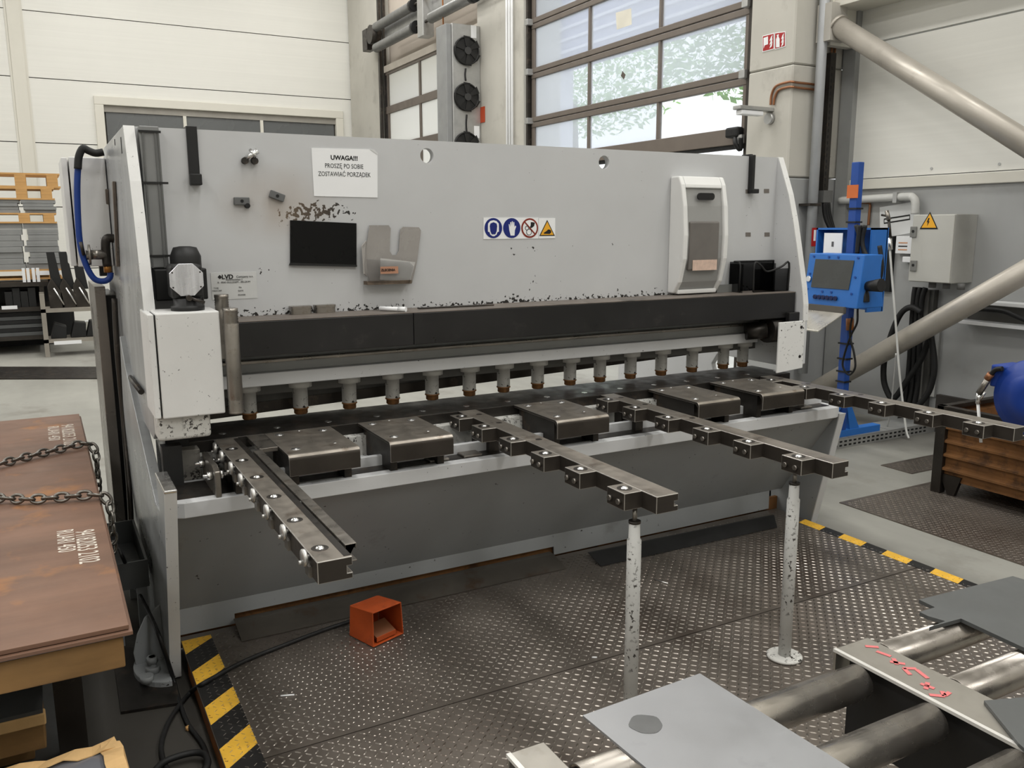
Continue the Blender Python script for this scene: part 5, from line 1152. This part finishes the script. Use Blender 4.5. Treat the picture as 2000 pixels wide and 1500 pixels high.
# fire signs
for i, (xs_, lab) in enumerate((((1489, 1512, 70, 64, 102, 96), 'red hose reel fire sign on the column, left of pair'), ((1513, 1534, 64, 61, 97, 91), 'red fire extinguisher sign on the column'))):
    X_ = XP-.034; a, b = W(xs_[0], xs_[2], X_), W(xs_[1], xs_[3], X_); c, d = W(xs_[0], xs_[4], X_), W(xs_[1], xs_[5], X_)
    t = thing('fire_sign', lab, 'sign', c, 'fire signs')
    poly('sign_plate', [a, b, d, c], (.003, 0, 0), PAPER, t)
    m_ = (a+b+c+d)/4; poly('red_field', [m_+(v-m_)*.9+Vector((-.0012, 0, 0)) for v in (a, b, d, c)], (.001, 0, 0), RED, t)
    def sp(u, v): return a+(b-a)*u+(c-a)*v+Vector((-.002, 0, 0))
    if i == 0:
        poly('hose_reel_symbol', [sp(u, v) for u, v in ((.12, .15), (.5, .12), (.5, .6), (.22, .62), (.12, .8))], (-.001, 0, 0), PAPER, t); fx = .62
    else:
        poly('extinguisher_symbol', [sp(u, v) for u, v in ((.15, .4), (.25, .25), (.2, .15), (.42, .12), (.38, .25), (.48, .4), (.48, .88), (.15, .88))], (-.001, 0, 0), PAPER, t); fx = .62
    for k in range(3): poly('flame_symbol', [sp(fx, .88-.22*k), sp(fx+.12, .62-.2*k), sp(fx+.26, .5-.2*k), sp(fx+.2, .78-.2*k)], (-.001, 0, 0), PAPER, t)
# small red sign and white conduits on the middle column
a = PX(943, 222, XP+.015); t = box('fire_sign', XP+.008, XP+.016, a.y-.07, a.y+.07, a.z-.13, a.z+.1, mat('sign_orange_red', S(190, 70, 30), .5)); tag(t, 'small orange fire sign on the column by the air curtain', 'sign')
for i, x in enumerate((990, 995, 1000)):
    a = PX(x, 120, XP-.02); t = rod('white_conduit', (XP-.02, a.y, FL+.01), (XP-.02, a.y, 8.5), .018, PAPER); tag(t, ['left', 'middle', 'right'][i]+' white conduit of three on the middle column', 'conduit', 'white conduits')
# air curtain
YA = 12.25
ac = thing('air_curtain', 'tall galvanised air curtain with black fans beside the door', 'heater', PY(908, 280, YA))
a0, a1 = PY(883, 100, YA).x, PY(938, 100, YA).x; zt_ = PY(905, 47, YA).z
box('housing', a0, a1, YA, YA+.35, .4, zt_, GALV, ac, .012); box('side_duct', a0-.09, a0, YA+.02, YA+.38, .4, zt_-.01, mat('duct_side', S(150, 151, 151), .5, .3), ac, .01)
for yy in (100, 190, 285):
    c = PY(910, yy, YA); R0 = .205
    bm = B(); cyl(bm, (c.x, YA-.03, c.z), (c.x, YA+.01, c.z), R0, 32); fn = obj('fan', bm, BLACK, ac)
    bm = B(); cyl(bm, (c.x+.01, YA-.06, c.z), (c.x+.01, YA-.03, c.z), .055, 16); obj('hub', bm, mat('hub_grey', S(58, 58, 58), .5), fn)
    for k in range(6):
        an = math.radians(60*k+20); u = Vector((math.cos(an), 0, math.sin(an))); v = Vector((-math.sin(an), 0, math.cos(an))); cc = Vector((c.x+.01, YA-.032, c.z))
        bm = B(); prism(bm, [cc+u*.05, cc+u*.21-v*.01, cc+u*.2+v*.1, cc+u*.06+v*.04], (0, -.012, 0)); obj('blade', bm, mat('blade_black', S(34, 34, 34), .35), fn)
    bm = B(); tube(bm, ring_pts((c.x, YA-.04, c.z), EX, EZ, R0-.01, 28), .012, 6, 1, True, False); obj('guard_ring', bm, BLACK, fn)
for (x, y) in ((925, 62), (931, 258)):
    c = PY(x, y, YA); box('rating_label', c.x-.045, c.x+.045, YA-.004, YA, c.z-.09, c.z+.09, PAPER, ac)
c, c2 = PY(909, 134, YA), PY(909, 158, YA); hose('fan_cable', [(c.x, YA-.015, c.z), (c.x-.01, YA-.012, (c.z+c2.z)/2), (c2.x, YA-.015, c2.z)], .012, BLACK, ac)
c, c2 = PY(911, 224, YA), PY(912, 266, YA); hose('fan_cable', [(c.x, YA-.015, c.z), (c.x-.01, YA-.012, (c.z+c2.z)/2), (c2.x, YA-.015, c2.z)], .012, BLACK, ac)
# ---- electrical cabinet on the right wall
XC = 6.50
a, b = W(1782, 420, XC), W(1864, 417, XC); c, d = W(1774, 551, XC), W(1856, 553, XC); yA, yB = (a.y+c.y)/2, (b.y+d.y)/2; zA, zB = (a.z+b.z)/2, (c.z+d.z)/2
ec = thing('electrical_cabinet', 'grey electrical cabinet with yellow warning triangle on the wall', 'cabinet', (XC, yA, zB))
box('body', XC+.015, XR-.001, yB, yA, zB, zA, mat('cabinet_side', S(158, 157, 152), .5), ec, .006); box('door', XC, XC+.014, yB+.004, yA-.004, zB+.005, zA-.005, CABGREY, ec, .004)
for yy in (453, 519):
    q = W(1785, yy, XC); box('lock', XC-.012, XC, q.y-.03, q.y+.03, q.z-.045, q.z+.045, mat('lock_grey', S(120, 120, 116), .5), ec, .004); rod('lock_slot', (XC-.014, q.y, q.z+.005), (XC-.011, q.y, q.z+.005), .012, INK, ec)
q = W(1815, 433, XC-.002)
for s_, m_, dx in ((.085, INK, .0), (.068, SYEL, .001)): poly('warning_triangle', [(XC-.001-dx, q.y+s_, q.z-s_*.72), (XC-.001-dx, q.y-s_, q.z-s_*.72), (XC-.001-dx, q.y, q.z+s_*.95)], (-.001, 0, 0), m_, ec)
poly('lightning_mark', [(XC-.003, q.y+.01+dy, q.z+dz) for dy, dz in ((0, .03), (.012, -.005), (.002, -.005), (.006, -.035), (-.014, .003), (-.004, .003), (-.012, .03))], (-.001, 0, 0), INK, ec)
for k in range(3): rod('cable_gland', (XC+.12, yA-.15-.13*k, zB-.05), (XC+.12, yA-.15-.13*k, zB), .03, mat('gland_grey', S(96, 96, 94), .6), ec)
# trunking and cables under it
tk = thing('cable_trunking', 'dark vertical trunking with black cables below the cabinet', 'trunking', (XR-.05, yA-.3, FL))
ya_, yb_ = W(1787, 600, XR-.05).y, W(1824, 600, XR-.05).y
box('back_channel', XR-.06, XR-.001, yb_, ya_, FL+.001, zB-.08, mat('trunk_dark', S(78, 77, 74), .5, .2), tk); box('cover', XR-.08, XR-.06, ya_-.14, ya_-.02, FL+.001, zB-.08, mat('trunk_grey', S(112, 111, 108), .5), tk)
for k in range(3): hose('cable', [(XR-.1, yb_+.06+.05*k, zB-.06), (XR-.11, yb_+.08+.04*k, 1.0), (XR-.1, yb_+.06+.05*k, .3), (XR-.12, yb_+.1+.05*k, FL+.02)], .022, RUBBER, tk)
box('slotted_strip', XR-.03, XR-.001, yb_-.06, yb_-.01, FL+.3, zB-.3, GALV, tk)
Xl = 6.62
tag(hose('cable_hoop', [W(x, y, Xl) for x, y in ((1800, 610), (1780, 600), (1760, 612), (1742, 650), (1728, 700), (1726, 740), (1733, 765), (1742, 778), (1752, 772), (1775, 738), (1800, 700), (1815, 660), (1822, 640))], .026, RUBBER, k=7), 'thick black cable hoop hanging left of the trunking', 'cable')
tag(hose('cable_bend', [W(x, y, Xl-.03) for x, y in ((1815, 640), (1822, 680), (1825, 720), (1818, 755), (1808, 775), (1795, 790))], .026, RUBBER), 'thick black cable bending at the foot of the trunking', 'cable')
# cable tray on wall at right with lying cable
wt = thing('wall_cable_tray', 'white wall cable tray with a black cable on the right', 'tray', W(1950, 620, XR-.1))
zq = W(1950, 606, XR-.12).z
for z in (zq+.05, zq-.12): box('tray_rail', XR-.14, XR-.001, 2.2, W(1880, 600, XR-.1).y, z-.015, z+.015, PAPER, wt, .004)
box('tray_floor', XR-.02, XR-.001, 2.2, W(1880, 600, XR-.1).y, zq-.12, zq+.05, mat('tray_floor_grey', S(96, 94, 90), .6), wt)  # tray floor in a darker grey than the white rails
hose('cable', [W(x, y, XR-.16) for x, y in ((1870, 602), (1920, 604), (1960, 608), (1990, 620), (2040, 640))], .02, RUBBER, wt)
# notice board, gauges and pipe behind the terminal
q = [W(1718, 405, XR-.004), W(1796, 392, XR-.004), W(1796, 452, XR-.004), W(1719, 466, XR-.004)]
pp = poly('wall_sheet', q, (.003, 0, 0), mat('scribbled_paper', S(220, 221, 220), .5, 0, .04, 3)); tag(pp, 'large white sheet with a drawn outline on the grey wall', 'sheet')
bm = B(); tube(bm, [W(x, y, XR-.006) for x, y in ((1727, 428), (1777, 420), (1777, 428), (1727, 436))], .006, 5, 1, True, False); obj('drawn_outline', bm, INK, pp)
wp_ = thing('wall_pipe', 'white insulated pipe elbow on the wall above the terminal', 'pipe', W(1760, 386, XR-.06))
hose('pipe', [W(x, y, XR-.07) for x, y in ((1640, 392), (1700, 388), (1770, 384), (1783, 386), (1788, 396), (1787, 418))], .035, mat('pipe_white', S(206, 206, 202), .4), wp_)
q = W(1753, 386, XR-.07); box('pipe_clip', XR-.11, XR-.001, q.y-.02, q.y+.02, q.z-.045, q.z+.045, GALV, wp_)
tag(hose('copper_line', [W(x, y, XR-.02) for x, y in ((1660, 398), (1690, 396), (1699, 399), (1698, 415), (1696, 440))], .012, COPPER), 'thin copper line on the wall behind the terminal', 'pipe')
for nm, (x0_, y0_, x1_, y1_), lab, cat in (('gauge_box', (1752, 461, 1776, 496), 'white wall control unit left of the electrical cabinet', 'controller'), ('socket_box', (1764, 501, 1776, 513), 'small white socket box below the control unit', 'socket')):
    a, b = W(x0_, y0_, XR-.05), W(x1_+8, y1_, XR-.05); t = thing(nm, lab, cat, (XR, a.y, b.z)); box('case', XR-.06, XR-.001, b.y, a.y, b.z, a.z, PAPER, t, .005)
    if nm == 'gauge_box':
        for k in range(3): box('print_line', XR-.062, XR-.06, a.y-.12, a.y-.03, b.z+.03+.03*k, b.z+.04+.03*k, INK if k == 1 else mat('print_orange', S(206, 150, 110), .5), t)
a, b = W(1716, 461, XR-.03), W(1738, 570, XR-.03); tag(box('black_wall_panel', XR-.04, XR-.001, b.y, a.y, b.z, a.z, mat('panel_black', S(18, 18, 18), .6)), 'black panel on the wall behind the blue terminal', 'panel')
# air gun on a hanging wire
ag = thing('hanging_air_gun', 'air gun on a pale hose hanging before the wall', 'air gun', W(1775, 850, 6.3))
hose('hose', [W(x, y, 6.3) for x, y in ((1737, 475), (1742, 540), (1750, 640), (1757, 730), (1765, 800), (1770, 840), (1775, 856))], .009, mat('pale_hose', S(206, 206, 202), .4), ag)
rod('gun_barrel', W(1732, 412, 6.3), W(1736, 430, 6.3), .017, STEEL, ag); rod('gun_tube', W(1736, 430, 6.3), W(1739, 465, 6.3), .012, STEELD, ag); rod('trigger_lever', W(1722, 420, 6.3), W(1734, 422, 6.3), .009, BLACKS, ag); rod('coupling', W(1737, 465, 6.3), W(1739, 488, 6.3), .02, BRIGHT, ag); rod('tap', W(1726, 478, 6.3), W(1740, 474, 6.3), .008, BRIGHT, ag)
tag(hose('thin_cord', [W(x, y, 6.25) for x, y in ((1750, 690), (1746, 740), (1741, 790), (1736, 820), (1733, 832))], .006, GALV), 'thin grey cord hanging beside the air gun hose', 'cord')
# ---- blue terminal
pbt = PZ(1640, 848, FL+.10); XT, yT = pbt.x, pbt.y
tm = thing('blue_terminal', 'blue industrial computer terminal on a tall blue post', 'terminal', (XT, yT, FL))
zT = PX(1661, 318, XT).z
box('post', XT-.03, XT+.03, yT-.035, yT+.035, FL+.09, zT, BLUED, tm, .004)
xe = PZ(1711, 836, FL+.10).x
box('base_beam', XT-.3, xe, yT-.04, yT+.04, FL+.06, FL+.14, BLUE, tm, .004)
poly('base_strut', [(XT+.03, yT-.03, FL+.34), (XT+.03, yT-.03, FL+.43), (xe-.25, yT-.03, FL+.14), (xe-.36, yT-.03, FL+.14)], (0, .06, 0), BLUE, tm)
poly('base_strut', [(XT-.03, yT-.03, FL+.43), (XT-.03, yT-.03, FL+.34), (XT-.2, yT-.03, FL+.14), (XT-.28, yT-.03, FL+.14)], (0, .06, 0), BLUE, tm)
for xx in (XT-.25, xe-.06): box('base_pad', xx-.05, xx+.05, yT-.05, yT+.05, FL+.002, FL+.06, BLUE, tm)
Xs = XT-.32
def ts(x, y, X=Xs): return PX(x, y, X)
fa, fb_, fc, fd = ts(1577, 495), ts(1688, 497), ts(1674, 607, Xs-.05), ts(1571, 590, Xs-.05)
y_l, y_r = (fa.y+fd.y)/2, (fb_.y+fc.y)/2; zt_, zb_2 = (fa.z+fb_.z)/2, (fc.z+fd.z)/2
hs = poly('monitor_housing', [(Xs, y_l, zt_), (Xs-.05, y_l, zb_2), (Xs+.24, y_l, zb_2), (Xs+.20, y_l, zt_)], (0, y_r-y_l, 0), BLUE, tm, .006)
def fpn(u, v, lift=.003): return Vector((Xs-.05*v-lift, y_l+(y_r-y_l)*u, zt_+(zb_2-zt_)*v))
poly('screen', [fpn(.14, .11), fpn(.84, .11), fpn(.82, .66), fpn(.13, .66)], (-.003, 0, 0), SCREEN, hs)
for k in range(6): c = fpn(.24+.075*k, .84); rod('push_button', c, c-Vector((.012, 0, 0)), .017, mat('button_navy', S(16, 30, 78), .4), hs, 14)
for u, v in ((.1, .06), (.38, .06), (.55, .06), (.9, .06), (.07, .4), (.9, .42), (.06, .7), (.35, .73), (.52, .73), (.88, .73)): c = fpn(u, v); rod('rivet', c, c-Vector((.005, 0, 0)), .009, BLUED, hs, 8)
c = fpn(.07, .5); rod('key_lock', c, c-Vector((.012, 0, 0)), .022, BRIGHT, hs, 14)
# open cabinet shell behind
ca, cb2 = PX(1607, 443, XT+.05), PX(1716, 447, XT+.05); cz = PX(1660, 605, XT+.05).z; czt = (ca.z+cb2.z)/2+.0
cbx = box('cabinet_back', XT+.15, XT+.17, cb2.y, ca.y, cz, czt, BLUE, tm)
for nm, g_ in (('cabinet_side', (XT-.02, XT+.16, cb2.y, cb2.y+.015, cz, czt)), ('cabinet_side', (XT-.02, XT+.16, ca.y-.015, ca.y, cz, czt)), ('cabinet_top', (XT-.02, XT+.16, cb2.y, ca.y, czt-.015, czt))): box(nm, *g_, BLUE, tm)
a, b = PX(1611, 455, XT-.03), PX(1644, 494, XT-.03); pw = box('paper_wallet', XT-.035, XT-.028, b.y, a.y, b.z-.05, a.z, PAPER, tm); box('wallet_print', XT-.037, XT-.035, b.y+.08, a.y-.08, (a.z+b.z)/2-.03, (a.z+b.z)/2+.01, mat('print_grey', S(90, 90, 92), .6), tm)
for k, pts in enumerate((((1672, 440), (1682, 470), (1690, 500), (1700, 530), (1714, 560)), ((1690, 440), (1684, 470), (1690, 495), (1705, 515), (1718, 500)), ((1680, 440), (1676, 470), (1674, 495)), ((1718, 480), (1722, 520), (1716, 550), (1702, 560)))):
    hose('cable', [PX(x, y, XT-.06-.02*k) for x, y in pts], .017, RUBBER, tm)
# barcode scanner on the housing's side
sx_ = Xs+.05; g1, g2, g3 = PX(1688, 590, sx_), PX(1682, 560, sx_), PX(1722, 557, sx_)
sn = thing('barcode_scanner', 'black barcode scanner hanging on the blue terminal', 'scanner', g1)
hose('handle', [g1, (g1+g2)/2+Vector((0, -.01, 0)), g2], .038, BLACK, sn, 10); bm = B(); cyl(bm, g2, g3, .03, 12, .05); obj('head', bm, BLACK, sn); hose('cord', [g1, PX(1676, 600, sx_), PX(1674, 630, sx_), PX(1662, 655, sx_), PX(1650, 690, sx_), PX(1646, 715, sx_), PX(1658, 732, sx_), PX(1670, 718, sx_), PX(1668, 690, sx_), PX(1660, 655, sx_), PX(1664, 620, sx_)], .008, RUBBER, sn)
# stainless keyboard shelf
k0, k1, k2, k3 = ts(1574, 604, Xs-.02), ts(1640, 612, Xs-.02), ts(1637, 656, Xs-.30), ts(1574, 642, Xs-.30)
y_k0, y_k1 = y_l+.02, y_r+.10
zk0, zk1 = ts(1605, 608, Xs-.05).z, ts(1605, 650, Xs-.32).z
kb = poly('keyboard_shelf', [(Xs-.05, y_k0, zk0), (Xs-.32, y_k0, zk1+.0), (Xs-.32, y_k0, zk1+.012), (Xs-.05, y_k0, zk0+.012)], (0, y_k1-y_k0, 0), mat('stainless', S(206, 202, 192), .3, .8, .06, 3, streak=((2, 20, 2), .08)), tm, .002)
box('shelf_back', Xs-.07, Xs-.04, y_k1, y_k0, zk0, zk0+.05, mat('shelf_dark', S(92, 88, 82), .5), tm)
rod('orange_holder', PX(1660, 622, XT-.03), PX(1660, 645, XT-.03), .03, mat('holder_brown', S(140, 84, 30), .5), tm)
for yy in (408, 434, 670, 700, 725, 745): q = PX(1650, yy, XT); box('cable_tie', XT-.04, XT+.04, yT-.045, yT+.045, q.z-.006, q.z+.006, BLACK, tm)
q = PX(1658, 380, XT); box('orange_tag', XT-.045, XT-.036, yT-.05, yT+.05, q.z-.03, q.z+.07, mat('tag_orange', S(206, 108, 54), .5), tm)
# ---- perforated tray on the floor
a, b = PZ(1634, 876, FL), PZ(1795, 842, FL); Yt = a.y-.02; xe = b.x
ft = thing('floor_cable_tray', 'perforated grey cable tray lying across the floor to wall', 'tray', (xe-1, Yt, FL))
x_ = xe
while x_ > a.x-.8:
    box('cover_plate', x_-.496, x_-.004, Yt, Yt+.26, FL+.08, FL+.086, mat('tray_cover', S(142, 143, 141), .5, .3), ft); x_ -= .5
box('tray_wall', a.x-.8, xe, Yt, Yt+.006, FL+.001, FL+.08, GALV, ft); box('tray_wall', a.x-.8, xe, Yt+.25, Yt+.256, FL+.001, FL+.08, GALV, ft)
bm = B(); i = 0; x_ = xe-.03
while x_ > a.x-.7:
    for z in (.018, .05): bx(bm, x_-.03, x_, Yt-.0015, Yt, FL+z, FL+z+.014)
    x_ -= .055
obj('perforations', bm, INK, ft)['kind'] = 'stuff'
for y_ in (Yt, Yt+.25): poly('tray_riser', [(xe, y_, FL+.001), (xe, y_, FL+.10), (xe+.16, y_, FL+.26), (xe+.24, y_, FL+.2), (xe+.10, y_, FL+.001)], (0, .006, 0), GALV, ft)
for k in range(4): hose('rung', [(xe+.03+.05*k, Yt, FL+.08+.045*k), (xe+.03+.05*k, Yt+.25, FL+.08+.045*k)], .012, GALV, ft, 6, 2)
# ---- rusty crate
a = PZ(1816, 958, FL+.006); XK = a.x; yK = a.y
ck_ = thing('steel_crate', 'rusty corrugated steel crate on short legs at the right', 'crate', (XK+.5, yK-.8, FL+.006))
HB0 = PX(1828, 934, XK).z; HBH = (PX(1828, 851, XK).z-PX(1828, 905, XK).z)/2; zk = HB0+5*HBH; Lk = 1.5; Wk = 1.0
box('leg_post', XK, XK+.06, yK-.07, yK, FL+.007, zk, BLACKS, ck_, .004); box('leg_post', XK+Wk-.06, XK+Wk, yK-.07, yK, FL+.007, zk, BLACKS, ck_, .004)
box('leg_post', XK, XK+.06, yK-Lk, yK-Lk+.07, FL+.007, zk, BLACKS, ck_, .004); box('leg_post', XK+Wk-.06, XK+Wk, yK-Lk, yK-Lk+.07, FL+.007, zk, BLACKS, ck_, .004)
poly('foot_web', [(XK+.02, yK-.07, FL+.09), (XK+.02, yK-.11, FL+.007), (XK+.02, yK-.16, FL+.007), (XK+.02, yK-.2, FL+.14), (XK+.02, yK-.07, FL+.14)], (.03, 0, 0), BLACKS, ck_)
def corr(name, along, off, sgn):
    bm = B(); n = 5; H0 = HB0; hh = HBH; prf = []
    for i in range(n):
        z = H0+i*hh; prf += [(0, z), (0, z+hh*.62), (.028, z+hh*.72), (.028, z+hh*.88), (0, z+hh*.98)]
    prf.append((0, zk)); back = [(-.008+a_, b_) for a_, b_ in reversed(prf)]
    pl = prf+back
    if along == 'y': prism(bm, [(off-sgn*a_, yK-.07, z) for a_, z in pl], (0, -(Lk-.14), 0))
    else: prism(bm, [(XK+.06, off-sgn*a_, z) for a_, z in pl], (Wk-.12, 0, 0))
    return obj(name, bm, RUSTD, ck_)
corr('corrugated_wall', 'y', XK+.035, 1); corr('corrugated_wall', 'y', XK+Wk-.035, -1); corr('corrugated_wall', 'x', yK-.035, -1); corr('corrugated_wall', 'x', yK-Lk+.035, 1)
box('crate_floor', XK+.05, XK+Wk-.05, yK-Lk+.05, yK-.05, HB0, HB0+.015, RUSTD, ck_)
for g_ in ((XK, XK+Wk, yK-.05, yK), (XK, XK+Wk, yK-Lk, yK-Lk+.05), (XK, XK+.05, yK-Lk, yK), (XK+Wk-.05, XK+Wk, yK-Lk, yK)): box('top_rim', *g_, zk, zk+.03, BLACKS, ck_, .003)
# dark skirting / plinth beam at the foot of the right wall
st(box('baseboard_right', XR-.05, XR-.001, -2, PX(1826, 800, XR-.05).y, FL+.001, PX(1880, 780, XR-.05).z, mat('dark_skirting', S(52, 48, 44), .7)), 'dark skirting strip at the foot of the right wall', 'skirting')
# ---- hose reel
XH = 4.9
c = PX(2034, 775, XH); Rr = (c-PX(1952, 770, XH)).length*.9
hr = thing('hose_reel', 'dark blue air hose reel with nozzle at right edge', 'hose reel', (c.x, c.y, c.z-Rr))
bm = B(); lathe(bm, (XH+.10, c.y, c.z), (-1, 0, 0), [(0, Rr*.97), (.02, Rr), (.18, Rr), (.21, Rr*.96), (.215, Rr*.80), (.225, Rr*.78), (.225, Rr*.62), (.235, Rr*.60), (.24, .05)], 40); obj('reel_case', bm, NAVY, hr)
p, q = PX(1956, 709, XH), PX(1958, 752, XH); box('hose_outlet', XH-.10, XH+.10, p.y-.6, p.y, q.z, p.z, NAVY, hr, .01)
box('wall_arm', XH+.10, XR-.001, c.y-.06, c.y+.06, c.z-.06, c.z+.06, NAVY, hr)
hz_ = [PX(x, y, XH-.12) for x, y in ((1958, 720), (1945, 722), (1937, 730), (1932, 738))]
hose('hose_end', hz_, .014, RUBBER, hr); rod('brass_coupling', PX(1936, 730, XH-.12), PX(1928, 740, XH-.12), .02, COPPER, hr); rod('gun_body', PX(1929, 742, XH-.12), PX(1912, 768, XH-.12), .018, STEEL, hr); rod('gun_trigger', PX(1924, 766, XH-.12), PX(1914, 780, XH-.12), .008, BRIGHT, hr); rod('gun_neck', PX(1912, 768, XH-.12), PX(1910, 788, XH-.12), .014, BRIGHT, hr); rod('nozzle_tube', PX(1910, 788, XH-.12), PX(1916, 864, XH-.12), .009, mat('nozzle_white', S(220, 220, 218), .4), hr)
# ---- tread plate mats
def tmat(px_, x1_, y0_, lab, seed):
    a = PZ(*px_, FL+.005); t = thing('tread_plate_mat', lab, 'mat', (a.x+.4, (a.y+y0_)/2, FL), 'tread plate mats'); box('plate', a.x, x1_, y0_, a.y, FL+.0005, FL+.005, PLATE, t); lug_obj(t, a.x+.01, x1_-.01, y0_+.01, a.y-.01, FL+.005, seed, PLATE); return a
a = tmat((1639, 981), 6.1, 1.4, 'large tread plate mat lying before the rusty crate', 3)
tmat((1720, 908), 6.1, a.y+.20, 'smaller tread plate mat behind the large one', 4)
